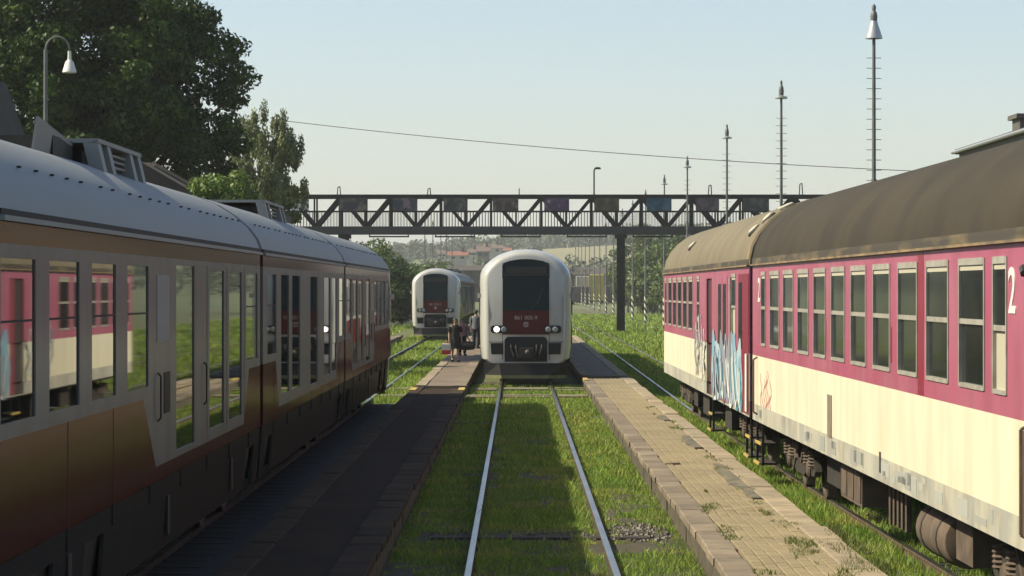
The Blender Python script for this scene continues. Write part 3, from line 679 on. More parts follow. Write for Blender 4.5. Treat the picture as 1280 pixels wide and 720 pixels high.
        for s in (-1, 1):
            hl = plate([(s * 0.56, 1.56), (s * 1.0, 1.56), (s * 1.06, 1.62), (s * 1.06, 1.74), (s * 1.0, 1.79), (s * 0.56, 1.79), (s * 0.53, 1.75), (s * 0.53, 1.6)], 0.03, 'black', 'headlight', t)
            for q in (0.67, 0.88):
                MB().lathe([(0.085, 0.0), (0.085, -0.015 if not flip else 0.015), (0.05, -0.03 if not flip else 0.03)], P((s * q, -0.03, 1.675)), 14, 'y').build('lamp', 'lens', hl)
            plate([(s * 0.68, 0.92), (s * 1.04, 0.92), (s * 1.06, 1.26), (s * 0.68, 1.26)], 0.012, 'black', 'grille', t)
            pts = [(s * 1.36, 0.62, 2.62), (s * 1.47, 0.6, 2.62), (s * 1.47, 0.6, 2.76), (s * 1.36, 0.62, 2.76)]
            MB().prism([P(p) for p in pts], (0, 0.05, 0)).build('mirror', 'u_white', t)
        cr_ = plate([(-0.64, 0.70), (0.64, 0.70), (0.64, 1.36), (0.56, 1.45), (-0.56, 1.45), (-0.64, 1.36)], 0.015, 'black', 'coupler_recess', t)
        q = MB(); q.box(-0.22, 0.22, *sorted((Y(-0.42), Y(0.0))), 0.82, 1.12); q.build('coupler', 'dark', cr_)
        q = MB().lathe([(0.09, 0), (0.09, 0.06), (0.03, 0.1)] if flip else [(0.09, 0), (0.09, -0.06), (0.03, -0.1)], P((0.05, -0.42, 0.99)), 12, 'y'); q.build('coupler_cone', 'wheel', cr_)
        q = MB()
        for a in (-0.45, -0.3, 0.32, 0.47): q.path([P((a, -0.02, 1.22)), P((a, -0.16, 1.1)), P((a * 0.8, -0.2, 0.86)), P((a * 0.6, -0.05, 0.8))], 0.022)
        q.build('hoses', 'dark', cr_)
        # obstacle deflector with a dull yellow lower lip
        pl = MB().loft([[P(p) for p in ring] for ring in ([(-1.24, 0.25, 0.30), (-0.75, -0.18, 0.30), (0.75, -0.18, 0.30), (1.24, 0.25, 0.30), (1.24, 0.5, 0.30), (-1.24, 0.5, 0.30)],
                                                         [(-1.28, 0.2, 0.66), (-0.8, -0.10, 0.66), (0.8, -0.10, 0.66), (1.28, 0.2, 0.66), (1.28, 0.5, 0.66), (-1.28, 0.5, 0.66)])], caps=True).build('plough', 'plough', t)
        MB().loft([[P(p) for p in ring] for ring in ([(-1.22, 0.22, 0.20), (-0.74, -0.21, 0.20), (0.74, -0.21, 0.20), (1.22, 0.22, 0.20), (1.2, 0.4, 0.20), (-1.2, 0.4, 0.20)],
                                                    [(-1.22, 0.22, 0.30), (-0.74, -0.21, 0.30), (0.74, -0.21, 0.30), (1.22, 0.22, 0.30), (1.2, 0.4, 0.30), (-1.2, 0.4, 0.30)])], caps=True).build('deflector_lip', 'lip', pl)
        # cab side window and red flash behind the nose
        for s in (-1, 1):
            MB().prism([(s * 1.412, Y(1.15), 2.1), (s * 1.416, Y(2.0), 2.1), (s * 1.416, Y(2.0), 2.95), (s * 1.412, Y(1.35), 2.95)], (s * 0.012, 0, 0)).build('cab_window', 'u_glass', t)
            MB().prism([(s * 1.412, Y(1.3), 1.2), (s * 1.418, Y(2.38), 1.2), (s * 1.418, Y(2.38), 1.9), (s * 1.412, Y(1.7), 1.9)], (s * 0.008, 0, 0)).build('side_flash', 'u_red', t)
    me = text_mesh('unit_number', '861 005-9', 0.17, 'u_print')
    o = link('unit_number', me, t, (0, -0.02, 2.02)); o.rotation_euler = (R(90), 0, 0)
    e = MB().lathe([(0.085, 0), (0.085, -0.004), (0.05, -0.004), (0.05, 0)], (0, -0.018, 1.82), 18, 'y'); e.box(-0.05, 0.045, -0.024, -0.018, 1.84, 1.875); e.build('emblem', 'u_print', t)
    return t
def thing_part(name, parent, loc):
    o = bpy.data.objects.new(name, None); COL.objects.link(o); o.parent = parent; o.location = loc; o.empty_display_size = 0.2; return o
_wm = {}
def wheel_mesh(r, s):
    if (r, s) not in _wm:
        p = [(0.08, -0.09), (0.12, -0.07), (r - 0.1, -0.03), (r - 0.06, -0.065), (r, -0.065), (r, 0.03), (r + 0.028, 0.04), (r + 0.028, 0.065), (r - 0.06, 0.065), (0.12, 0.06), (0.08, 0.09)]
        _wm[(r, s)] = MB().lathe([(a, -s * c) for a, c in p], (0, 0, 0), 28, 'x').mesh('wheel', 'wheel', True)
    return _wm[(r, s)]
M['lip'] = mat('dull_yellow', (0.2, 0.2, 0.07), 0.6, col2=(0.14, 0.14, 0.06), scale=6)
UGRP = 'white and red railcar units at the station'
unit = build_unit()
unit.location = (TCX, 77.0, 0); unit['label'] = 'white railcar unit facing us with red front panel and one lit headlight'; unit['group'] = UGRP
u2 = copy_tree(unit); u2.location = (-4.62, 66.0, 0); u2.rotation_euler = (0, 0, math.pi)
u2['label'] = 'long grey and red railcar unit standing in shade beside the asphalt platform'
u3 = copy_tree(unit); u3.location = (-4.72, 147.0, 0)
u3['label'] = 'smaller white railcar unit with unlit headlights behind the walking woman'
for h in [q for q in bpy.data.objects if q.parent == unit and q.name.startswith('headlight')]:
    for l_ in [q for q in bpy.data.objects if q.parent == h]:
        c = sum((Vector(v) for v in l_.bound_box), Vector()) / 8
        if c.x < -0.8 and c.y < 1:
            l_.data = l_.data.copy(); l_.data.materials[0] = M['lit']; l_['label'] = 'glowing outer headlamp'

# ================================================================== COACHES (visible side at local x=-1.42)
def coach_shell(t, L, roofm, ops, doors=(), split=2.06):
    body = [(-1.37, 1.0), (1.37, 1.0), (1.38, 3.5), (1.1, 3.95), (0, 4.34), (-1.1, 3.95), (-1.38, 3.5)]
    MB().loft([[(x, y, z) for x, z in body] for y in (0.03, L - 0.03)], caps=True).build('inner_body', 'under', t)
    rp_ = [(1.43, 3.575), (1.425, 3.70), (1.375, 3.92), (1.26, 4.15), (1.06, 4.38), (0.78, 4.58), (0.42, 4.72), (0, 4.78)]
    rp_ = rp_ + [(-x, z) for x, z in rp_[-2::-1]]
    rings = []
    for y, k in ((0.0, 0.0), (0.02, 0.04), (L - 0.02, 0.04), (L, 0.0)):
        rings.append([(x * (0.985 + k * 0.375), y, 3.57 + (z - 3.57) * (0.97 + k * 0.75)) for x, z in rp_] )
    rf = MB().loft(rings, closed=True, caps=True).build('roof', roofm, t, True)
    for s in (-1, 1):
        MB().loft([[(s * a_, y, b_) for a_, b_ in ((1.440, 3.60), (1.437, 3.66), (1.432, 3.70), (1.40, 3.70), (1.40, 3.60))] for y in (0.05, L - 0.05)], caps=True).build('rust_edge', 'c_rustfade', rf)
        X = s * 1.42
        MB().panel(X, s, 0, L, split, 3.572, ops if s < 0 else ops, 0.05).build('upper_side', 'c_pink', t)
        MB().panel(X, s, 0, L, 1.24, split, [d for d in doors], 0.05).build('lower_side', 'c_cream', t)
        MB().panel(X, s, 0, L, 0.96, 1.24, [d for d in doors], 0.05).build('sole_bar', 'c_sole', t)
        MB().box(min(X, X + s * 0.05), max(X, X + s * 0.05), 0.0, L, 3.574, 3.60).build('rain_gutter', 'c_rust', rf)
    for y in (0.0, L):
        MB().box(-1.40, 1.40, min(y, y + (0.03 if y == 0 else -0.03)), max(y, y + (0.03 if y == 0 else -0.03)), 0.96, 3.57).build('end_wall', 'c_pink_dk', t)
        s = -1 if y == 0 else 1
        g = MB()
        for k in range(3): g.box(-0.62, 0.62, *sorted((y + s * (0.02 + k * 0.09), y + s * (0.085 + k * 0.09))), 1.1, 3.2)
        g.build('gangway', 'black', t)
        for sx in (-0.88, 0.88):
            b = MB().tube((sx, y, 1.06), (sx, y + s * 0.22, 1.06), 0.11, 0.09, 10); b.lathe([(0.23, 0), (0.23, s * 0.03), (0.1, s * 0.045)], (sx, y + s * 0.22, 1.06), 16, 'y'); b.build('buffer', 'dark', t)
    MB().box(-1.15, 1.15, 0.1, L - 0.1, 0.86, 1.0).build('underframe', 'under', t)
    return rf
def coach_window(t, y0, y1, z0=2.25, z1=3.46, zm=2.87, top=True, lower='c_glass'):
    X = -1.42
    f = MB()
    e = 0.035
    f.box(X - 0.012, X + 0.03, y0 - 0.005, y0 + e, z0, z1); f.box(X - 0.012, X + 0.03, y1 - e, y1 + 0.005, z0, z1)
    f.box(X - 0.014, X + 0.03, y0 + e, y1 - e, z0 - 0.005, z0 + e); f.box(X - 0.014, X + 0.03, y0 + e, y1 - e, z1 - 0.06, z1 + 0.005)
    f.box(X - 0.006, X + 0.03, y0 + e, y1 - e, zm - 0.025, zm + 0.025)
    w_ = f.build('window', 'alu', t)
    MB().box(X + 0.006, X + 0.018, y0 + e, y1 - e, zm + 0.025, z1 - 0.06).build('pane', 'c_glass', w_)
    MB().box(X + 0.022, X + 0.034, y0 + e, y1 - e, z0 + e, zm - 0.025).build('pane', lower, w_)
    if top: MB().box(X + 0.001, X + 0.0055, y0 + e, y1 - e, z1 - 0.11, z1 - 0.06).build('blind', 'cream_pane', w_)
    return w_
def coach_bogie(t, y):
    b = thing_part('bogie', t, (0, y, 0))
    f = MB()
    for s in (-1, 1):
        x = s * 1.0
        f.prism([(x - 0.05, -1.9, 0.45), (x - 0.05, -1.6, 0.72), (x - 0.05, -0.6, 0.74), (x - 0.05, -0.4, 0.52), (x - 0.05, 0.4, 0.52), (x - 0.05, 0.6, 0.74), (x - 0.05, 1.6, 0.72), (x - 0.05, 1.9, 0.45), (x - 0.05, 1.7, 0.36), (x - 0.05, 0.7, 0.36), (x - 0.05, 0.5, 0.3), (x - 0.05, -0.5, 0.3), (x - 0.05, -0.7, 0.36), (x - 0.05, -1.7, 0.36)], (0.1, 0, 0))
    f.box(-1, 1, -0.3, 0.3, 0.4, 0.62); f.build('bogie_frame', 'under', b)
    for yy in (-1.25, 1.25):
        for s in (-1, 1):
            link('wheel', wheel_mesh(0.46, s), b, (s * 0.755, yy, 0.46))
            MB().lathe([(0.14, 0), (0.14, s * 0.12), (0.1, s * 0.15)], (s * 0.95, yy, 0.46), 12, 'x').build('axle_box', 'rustbox', b)
            for d in (-0.32, 0.32):
                c = MB()
                for k in range(5): c.lathe([(0.095, 0), (0.11, 0.02), (0.095, 0.04)], (s * 1.02, yy + d, 0.50 + k * 0.05), 10, 'z')
                c.build('coil_spring', 'rustbox', b)
    MB().bar((-1.06, -0.85, 0.95), (-1.06, -0.35, 0.5), 0.05, 0.05).bar((-1.06, 0.35, 0.5), (-1.06, 0.85, 0.95), 0.05, 0.05).build('damper', 'rustbox', b)
    return b
def rib(pts, wd, x, m, nm, t):
    """painted stroke: a thin flat ribbon lying on the side at plane x"""
    b = MB()
    V = [Vector((0, p[0], p[1])) for p in pts]
    ring = []
    for i, p in enumerate(V):
        d = (V[min(i + 1, len(V) - 1)] - V[max(i - 1, 0)]).normalized(); nrm = Vector((0, -d.z, d.y)) * wd / 2
        ring.append([(x, *(p + nrm).yz), (x, *(p - nrm).yz), (x + 0.003, *(p - nrm).yz), (x + 0.003, *(p + nrm).yz)])
    b.loft(ring, caps=True); return b.build(nm, m, t)

# ---- the near coach: 19.3 m to 43.7 m
C1L = 24.4
ang1 = math.atan(0.0118)
c1 = thing('passenger_coach', 'maroon and cream coach under dark brown roof with tall white figure 2', 'train coach', (4.526 - 0.0118 * 19.3 + 1.42, 19.3, -0.30), ang1, 'maroon and cream coaches on the outer track')
W1_ = [2.35 + 0 + 4.0 - 2.35 + k * 1.823 for k in range(10)]
W1_ = [4.0 + k * 1.823 for k in range(10)]
ops1 = [(a, a + 1.27, 2.25, 3.46) for a in W1_] + [(3.0, 3.62, 2.25, 3.46), (22.35, 23.0, 2.25, 3.46)]
door1 = [(0.75, 1.75, 0.98, 3.4)]
rf1 = coach_shell(c1, C1L, 'c_roof', ops1 + door1, door1)
for k, a in enumerate(W1_): coach_window(c1, a, a + 1.27)
coach_window(c1, 3.0, 3.62, lower='cream_pane', zm=2.83); coach_window(c1, 22.35, 23.0)
d_ = MB().box(-1.405, -1.375, 0.76, 1.74, 0.99, 3.39).build('door', 'c_pink_dk', c1)
MB().box(-1.409, -1.4, 0.98, 1.52, 2.2, 3.2).build('pane', 'c_glass', d_)
MB().box(-1.424, -1.41, 7.28, 7.62, 2.07, 3.565).build('panel_strip', 'c_pink_dk', c1)
for a in (9.35, 14.9): MB().box(-1.424, -1.41, a, a + 0.07, 2.35, 2.75).build('handle_slot', 'c_pink_dk', c1)
for yy in (1.95, 2.1, 23.6):
    MB().path([(-1.42, yy, 1.08), (-1.49, yy, 1.12), (-1.49, yy, 2.0), (-1.42, yy, 2.04)], 0.016).build('grab_rail', 'rustbox', c1)
MB().path([(-1.42, 2.05, 3.35), (-1.5, 2.0, 3.35), (-1.52, 1.85, 3.3)], 0.03).build('lamp_bracket', 'dark', c1)
tw = text_mesh('class_number', '2', 0.56, 'white_print', 1.15)
for yy in (2.78, 23.35):
    o = link('class_number', tw, c1, (-1.424, yy, 3.14)); o.rotation_euler = (R(90), 0, R(-90))
MB().box(-1.43, -1.41, 14.35, 14.75, 1.22, 1.78).build('vent_panel', 'slab', c1)
MB().box(-1.424, -1.41, 10.15, 10.28, 1.06, 1.3).build('label_plate', 'under', c1)
for k in range(26):
    yy = random.uniform(2.4, 23.5); h = random.uniform(0.06, 0.2); z0 = random.uniform(0.98, 1.22 - h)
    MB().box(-1.4235, -1.41, yy, yy + random.uniform(0.15, 0.8), z0, z0 + h).build('paint_patch', 'c_patch', c1)
for k in range(9):
    yy = random.uniform(6, 22); MB().box(-1.4225, -1.41, yy, yy + random.uniform(0.12, 0.3), 1.35, 1.35 + random.uniform(0.15, 0.5)).build('paint_patch', 'c_touch', c1) if 'c_touch' in M else None
# red scribble near the far end
for k in range(7):
    y0 = 21.6 + k * 0.24; pts = [(y0 + 0.14 * math.sin(q * 1.3 + k), 1.25 + q * 0.075) for q in range(random.randint(4, 9))]
    rib(pts, 0.028, -1.4235, 'g_red', 'graffiti_stroke', c1)
coach_bogie(c1, 3.6); coach_bogie(c1, C1L - 3.6)
u = MB(); u.bbox(-1.22, -0.6, 13.0, 14.9, 0.42, 0.88, 0.02); ub = u.build('battery_box', 'rustbox', c1)
for k in range(3): MB().box(-1.235, -1.215, 13.06 + k * 0.62, 13.6 + k * 0.62, 0.47, 0.84).build('box_lid', 'rustbox', ub)
for k in range(5): MB().box(-1.1, -1.04, 10.3 + k * 0.3, 10.42 + k * 0.3, 0.36, 0.9).build('heater_plate', 'rustbox', c1)
tk = MB().lathe([(0.1, 0), (0.27, 0.05), (0.29, 0.12), (0.29, 1.75), (0.27, 1.82), (0.1, 1.87)], (-0.95, 7.1, 0.56), 20, 'y').build('air_tank', 'rustbox', c1, True)
for k in (0.45, 1.4): MB().lathe([(0.296, 0), (0.3, 0.005), (0.3, 0.045), (0.296, 0.05)], (-0.95, 7.1 + k, 0.56), 20, 'y').build('tank_strap', 'dark', tk)
MB().bbox(-1.15, -0.6, 6.0, 6.9, 0.42, 0.88, 0.02).build('equipment_box', 'rustbox', c1)
MB().bbox(-1.05, -0.3, 16.2, 17.6, 0.4, 0.88, 0.02).build('equipment_box', 'under', c1)
for (xa, yv) in ((-1.05, 1.0), (-1.05, 21.0)):
    MB().path([(xa, yv, 0.9), (xa, yv + 0.3, 0.5), (xa, yv + 0.6, 0.3)], 0.03).build('brake_rod', 'rustbox', c1)
def coach_steps(t, yc):
    s = MB()
    for k, z in enumerate((0.25, 0.58)): s.box(-1.42 + k * 0.03, -1.14, yc - 0.42, yc + 0.42, z, z + 0.035)
    st_ = s.build('step', 'under', t)
    for k, z in enumerate((0.25, 0.58)): MB().box(-1.428 + k * 0.03, -1.40 + k * 0.03, yc - 0.425, yc + 0.425, z - 0.004, z + 0.039).build('step_nosing', 'yellow', st_)
    MB().bar((-1.36, yc - 0.44, 0.24), (-1.36, yc - 0.44, 0.98), 0.04, 0.04).bar((-1.36, yc + 0.44, 0.24), (-1.36, yc + 0.44, 0.98), 0.04, 0.04).build('step_bracket', 'under', st_)
coach_steps(c1, 1.25); coach_steps(c1, 23.75)
MB().lathe([(0.05, 0), (0.2, 0.02), (0.22, 0.1), (0.16, 0.16), (0.03, 0.18)], (-0.75, 2.9, 4.57), 16, 'z').build('roof_vent', 'dark', rf1, True)

# ---- the far coach: 44.3 m to 68.7 m, doors at its near end, graffiti
C2L = 24.4
c2 = thing('passenger_coach', 'far maroon and cream coach with sandy roof and blue graffiti by its doors', 'train coach', (4.15 - 0.0032 * 44.3 + 1.42, 44.3, -0.30), math.atan(0.0032), 'maroon and cream coaches on the outer track')
W2_ = [13.65 + k * 1.87 for k in range(5)]
ops2 = [(a, a + 1.3, 2.25, 3.46) for a in W2_] + [(23.2, 23.85, 2.25, 3.46), (11.55, 12.3, 2.25, 3.46), (2.6, 3.5, 2.1, 3.46)]
drs = [(8.15, 9.6, 0.98, 3.40)]
rf2 = coach_shell(c2, C2L, 'c_roof2', ops2 + drs, drs)
for a in W2_: coach_window(c2, a, a + 1.3)
coach_window(c2, 23.2, 23.85); coach_window(c2, 11.55, 12.3); coach_window(c2, 2.6, 3.5, 2.1, 3.46, 2.85, lower='cream_pane')
dl = MB().box(-1.40, -1.372, 8.16, 8.75, 1.0, 3.39).build('door', 'c_pink_dk', c2)
for a in (4.45, 5.6):
    dl = MB().box(-1.428, -1.40, a, a + 1.1, 1.0, 3.42).build('door', 'c_pink', c2)
    MB().box(-1.432, -1.425, a + 0.2, a + 0.9, 2.05, 3.28).build('pane', 'c_glass', dl)
ed = MB().box(-1.43, -1.40, 0.06, 2.05, 1.0, 3.45).build('door', 'c_pink_dk', c2)
MB().box(-1.434, -1.425, 1.25, 1.95, 2.1, 3.3).build('pane', 'c_glass', ed)
MB().box(-1.45, -1.41, 3.62, 3.8, 1.35, 3.4).build('light_strip', 'alu', c2)
MB().box(-1.46, -1.44, 0.12, 0.42, 1.05, 2.05).build('white_post', 'white_print', c2)
rs = random.Random(3)
def stroke(y0, z0, hh, sway, wd, m, n=9):
    ph = rs.uniform(0, 6); pts = [(y0 + sway * math.sin(ph + q * 0.9) + q * rs.uniform(-0.02, 0.02), z0 + hh * q / (n - 1)) for q in range(n)]
    rib(pts, wd, -1.4365 - rs.random() * 0.004, m, 'graffiti_stroke', c2)
def blob(yc, zc, ry, rz_, m, x):
    ph = rs.uniform(0, 6); P_ = []
    for i in range(22):
        t_ = 2 * math.pi * i / 22; k_ = 1 + 0.16 * math.sin(3 * t_ + ph) + 0.1 * math.sin(5 * t_ + 2 * ph)
        P_.append((x, yc + ry * k_ * math.cos(t_), max(0.985, zc + rz_ * k_ * math.sin(t_))))
    MB().prism(P_, (0.003, 0, 0)).build('graffiti_fill', m, c2)
def curl(yc, zc, ry, rz_, wd, m, x, n=16):
    a0 = rs.uniform(0, 6); sw = rs.uniform(2.5, 5.5); P_ = []
    for i in range(n):
        t_ = a0 + sw * i / (n - 1); P_.append((yc + ry * math.cos(t_) + ry * 0.5 * i / n, max(1.0, zc + rz_ * math.sin(t_ * 1.2))))
    rib(P_, wd, x, m, 'graffiti_stroke', c2)
for k in range(7): blob(1.9 + k * 0.92, 1.6 + rs.uniform(-0.08, 0.16), 0.72, 0.62, rs.choice(['g_blue', 'g_pale', 'g_pale', 'g_grey']), -1.4345 - 0.0008 * k)
for k in range(18): curl(1.7 + k * 0.34, 1.45 + rs.uniform(-0.15, 0.3), rs.uniform(0.2, 0.45), rs.uniform(0.3, 0.6), rs.uniform(0.06, 0.14), rs.choice(['g_white', 'g_teal', 'g_grey', 'g_white', 'g_blue', 'g_black']), -1.441 - 0.0006 * k)
for k in range(4): blob(1.35 + 0.12 * k, 1.15 + 0.22 * k, 0.2, 0.16, rs.choice(['g_teal', 'g_blue']), -1.4405)
for k in range(9): stroke(9.9 + k * 0.34, 1.2 + rs.uniform(0, .2), rs.uniform(0.7, 1.1), 0.16, rs.uniform(0.05, 0.11), rs.choice(['g_black', 'g_black', 'g_white', 'g_grey']))
for k in range(8): curl(10.2 + k * 0.4, 2.1 + rs.uniform(-0.2, 0.25), 0.22, 0.3, 0.05, rs.choice(['g_white', 'g_grey', 'g_white']), -1.438 - 0.0006 * k)
coach_bogie(c2, 3.6); coach_bogie(c2, C2L - 3.6)
coach_steps(c2, 0.6); coach_steps(c2, 8.9)
MB().bbox(-1.2, -0.4, 11.5, 13.4, 0.4, 0.88, 0.02).build('equipment_box', 'under', c2)
MB().bbox(-1.2, -0.4, 6.0, 7.5, 0.4, 0.88, 0.02).build('equipment_box', 'under', c2)
MB().bbox(-1.2, -0.5, 15.0, 16.2, 0.45, 0.88, 0.02).build('equipment_box', 'under', c2)
for (px, py) in ((942, 293), (968, 271), (995, 264), (852, 312), (928, 262)):
    # vents sit on the near shoulder of the roof
    yv = {942: 1.4, 968: 0.9, 995: 0.45, 852: 16.5, 928: 6}[px]; xv = {942: -1.2, 968: -1.0, 995: -0.7, 852: -1.22, 928: -0.2}[px]
    zv = float(np.interp(abs(xv), [0, .42, .78, 1.05, 1.25, 1.37], [4.78, 4.72, 4.58, 4.39, 4.17, 3.93]))
    e = MB().lathe([(0.05, -0.02), (0.11, 0.0), (0.115, 0.03), (0.08, 0.05), (0.02, 0.055)], (0, 0, 0), 16, 'z').build('roof_vent', 'cream_pane', rf2, True, (xv, yv, zv + 0.01))
    e.rotation_euler = (0, -0.75 if abs(xv) > 0.9 else -0.4, 0)
    MB().lathe([(0.15, -0.03), (0.155, 0.0), (0.13, 0.012)], (0, 0, 0), 16, 'z').build('vent_ring', 'dark', e)
MB().loft([[(x * 1.004, yy, 3.57 + (z - 3.57) * 1.006) for x, z in [(-1.43, 3.575), (-1.425, 3.70), (-1.375, 3.92), (-1.26, 4.15), (-1.06, 4.38), (-0.78, 4.58), (-0.42, 4.72), (0, 4.78), (0.42, 4.72), (0.78, 4.58), (1.06, 4.38), (1.26, 4.15), (1.375, 3.92), (1.425, 3.70)]] for yy in (0.02, 0.5)], closed=False).build('roof_end_band', 'c_rust', rf2, True)

# ================================================================== FOOTBRIDGE
BD = 196.0
def bx(px): return (px - 647) * BD / F
def bz(py): return CAMZ + (362 - py) * BD / F
fb = thing('footbridge', 'dark steel truss footbridge with advert panels crossing over all the tracks', 'bridge', (bx(776), BD, -0.43))
OX, OZ = bx(776), -0.43
def L3(x, y, z): return (x - OX, y, z - OZ)
ZT, ZG0, ZG1, ZR = bz(246), bz(293), bz(283.5), bz(265)
BX0, BX1 = bx(318), bx(1062)
for yy in (-1.25, 1.25):
    MB().box(BX0 - OX, BX1 - OX, yy - 0.12, yy + 0.12, ZT - 0.13 - OZ, ZT + 0.13 - OZ).build('top_chord', 'bridge', fb)
    MB().box(BX0 - OX, BX1 - OX, yy - 0.14, yy + 0.14, ZG0 - OZ, ZG1 - OZ).build('girder', 'bridge_lt', fb)
    k = 0; px = 363.4 - 31.3 * 0 - 62.6 + 62.6 * 0
    while px < 1060:
        x0, x1, x2 = bx(px), bx(px + 31.3), bx(px + 62.6)
        MB().bar(L3(x0 + 0.12, yy, ZT - 0.1), L3(x1, yy, ZG1), 0.16, 0.26).build('diagonal', 'bridge', fb)
        MB().bar(L3(x1 + 0.1, yy, ZG1), L3(x2, yy, ZT - 0.1), 0.16, 0.26).build('diagonal', 'bridge', fb)
        MB().bar(L3(x0, yy + 0.01, ZG1), L3(x0, yy + 0.01, ZT), 0.16, 0.14).build('post', 'bridge', fb)
        MB().bar(L3(x1, yy + 0.01, ZG1), L3(x1, yy + 0.01, ZT), 0.13, 0.12).build('post', 'bridge', fb)
        px += 62.6
    r = MB()
    x = BX0 + 0.2
    while x < BX1 - 0.2:
        r.box(x - 0.018 - OX, x + 0.018 - OX, yy - 0.2 * (1 if yy > 0 else -1) - 0.02, yy - 0.2 * (1 if yy > 0 else -1) + 0.02, ZG1 - OZ, ZR - OZ); x += 0.23
    tag(r.build('railing_bars', 'bridge', fb), kind='stuff')
    MB().box(BX0 - OX, BX1 - OX, yy - 0.2 * (1 if yy > 0 else -1) - 0.03, yy - 0.2 * (1 if yy > 0 else -1) + 0.03, ZR - OZ, ZR + 0.07 - OZ).build('handrail', 'bridge', fb)
MB().box(BX0 - OX, BX1 - OX, -1.1, 1.1, ZG1 - 0.22 - OZ, ZG1 - 0.08 - OZ).build('deck', 'bridge_lt', fb)
pal = [((0.03, 0.03, 0.035), (0.08, 0.06, 0.05), (0.12, 0.1, 0.08)), ((0.025, 0.03, 0.05), (0.06, 0.05, 0.06), (0.14, 0.1, 0.12)), ((0.02, 0.03, 0.03), (0.05, 0.05, 0.04), (0.1, 0.1, 0.09)),
       ((0.05, 0.035, 0.03), (0.09, 0.06, 0.05), (0.16, 0.12, 0.1)), ((0.06, 0.03, 0.07), (0.09, 0.05, 0.1), (0.2, 0.18, 0.2)), ((0.05, 0.045, 0.02), (0.08, 0.06, 0.03), (0.1, 0.09, 0.06)),
       ((0.015, 0.05, 0.09), (0.02, 0.07, 0.12), (0.04, 0.1, 0.14)), ((0.06, 0.04, 0.05), (0.1, 0.07, 0.08), (0.12, 0.11, 0.1)), ((0.03, 0.04, 0.035), (0.06, 0.06, 0.055), (0.08, 0.08, 0.07))]
for i, (a, c) in enumerate(((426, 460), (492, 522), (555, 585), (616, 648), (680, 711), (742, 773), (807, 838), (868, 897), (927, 959))):
    MB().box(bx(a) - OX, bx(c) - OX, -1.47, -1.40, bz(264) - OZ, bz(248.5) - OZ).build('advert_panel', poster_material('advert_%d' % i, *pal[i], 1.6), fb)
MB().box(bx(366) - OX, bx(388) - OX, -1.47, -1.40, bz(264) - OZ, bz(249) - OZ).build('advert_panel', poster_material('advert_check', (0.03, 0.03, 0.03), (0.45, 0.43, 0.4), (0, 0, 0), 1, True), fb)
for i in range(8):
    a = 462 + i * 82.0
    q = MB(); q.box(bx(a) - OX, bx(a + 50) - OX, -1.0, -0.8, bz(297) - OZ, bz(295.2) - OZ)
    for e_ in (a + 1, a + 49): q.box(bx(e_ - 0.7) - OX, bx(e_ + 0.7) - OX, -1.0, -0.8, bz(297) - OZ, ZG0 + 0.05 - OZ)
    q.build('cable_tray', 'bridge', fb)
for px in (776, 431, 1050):
    w_ = 0.27
    q = MB()
    for yy in (-0.95, 0.95): q.box(bx(px) - w_ - OX, bx(px) + w_ - OX, yy - 0.25, yy + 0.25, -0.05, ZG0 - OZ)
    q.box(bx(px) - w_ - 0.15 - OX, bx(px) + w_ + 0.15 - OX, -1.3, 1.3, ZG0 - 0.3 - OZ, ZG0 - OZ)
    q.build('pillar', 'bridge', fb)
for px, hgt, kind in ((742, 211, 1), (537, 236, 0), (425, 234, 0), (886, 232, 0), (999, 230, 0), (649, 236, 2)):
    x = bx(px); q = MB()
    if kind == 1:
        q.path([L3(x, -1.2, ZT), L3(x, -1.2, bz(hgt + 3)), L3(x + 0.1, -1.2, bz(hgt)), L3(x + 0.35, -1.2, bz(hgt - 0.5))], 0.06); q.bbox(x + 0.05 - OX, x + 0.5 - OX, -1.35, -1.05, bz(hgt + 1.5) - OZ, bz(hgt - 1) - OZ, 0.05)
    elif kind == 0:
        q.path([L3(x - 0.13, -1.2, ZT), L3(x - 0.08, -1.2, bz(hgt + 1)), L3(x + 0.08, -1.2, bz(hgt)), L3(x + 0.13, -1.2, ZT)], 0.04)
    else: q.path([L3(x, -1.2, ZT), L3(x, -1.2, bz(hgt))], 0.04)
    q.build('bridge_lamp' if kind == 1 else 'bracket', 'bridge', fb)

# ================================================================== YARD LAMPS
def yard_lamp(h, bell, zb, label, rungs=True):
    t = thing('yard_lamp', label, 'lamp post', group='tall yard lamps with climbing rungs')
    p = MB().tube((0, 0, 0), (0, 0, h * 0.55), 0.115, 0.095, 10).tube((0, 0, h * 0.55), (0, 0, h - 0.75), 0.07, 0.055, 10); p.build('pole', 'pole', t)
    MB().tube((0, 0, 0.05), (0, 0, 2.7), 0.135, 0.13, 12).build('banded_foot', 'bands', t)
    if rungs:
        b = MB(); z = 3.2
        while z < h - 1.4: b.tube((-0.24, 0, z), (0.24, 0, z), 0.012, n=5); z += 0.335
        tag(b.build('rungs', 'pole', t), kind='stuff')
    if bell:
        MB().lathe([(0.10, 0.62), (0.13, 0.5), (0.28, 0.06), (0.285, 0.0), (0.24, 0.0), (0.1, 0.42)], (0, 0, h - 1.05), 18).build('bell', 'bell', t, True)
        MB().lathe([(0.11, 0), (0.12, 0.2), (0.09, 0.32), (0.06, 0.36), (0.075, 0.5), (0.03, 0.58)], (0, 0, h - 0.5), 12).build('cap', 'pole', t, True)
    else:
        MB().lathe([(0.27, 0.0), (0.28, 0.03), (0.27, 0.09), (0.1, 0.14)], (0, 0, h - 0.82), 18).build('bell', 'bell', t, True)
        MB().lathe([(0.10, 0), (0.12, 0.2), (0.09, 0.4), (0.05, 0.46), (0.06, 0.6), (0.02, 0.68)], (0, 0, h - 0.68), 12).build('cap', 'pole', t, True)
    return t
HL = 9.3 + CAMZ + 0.42
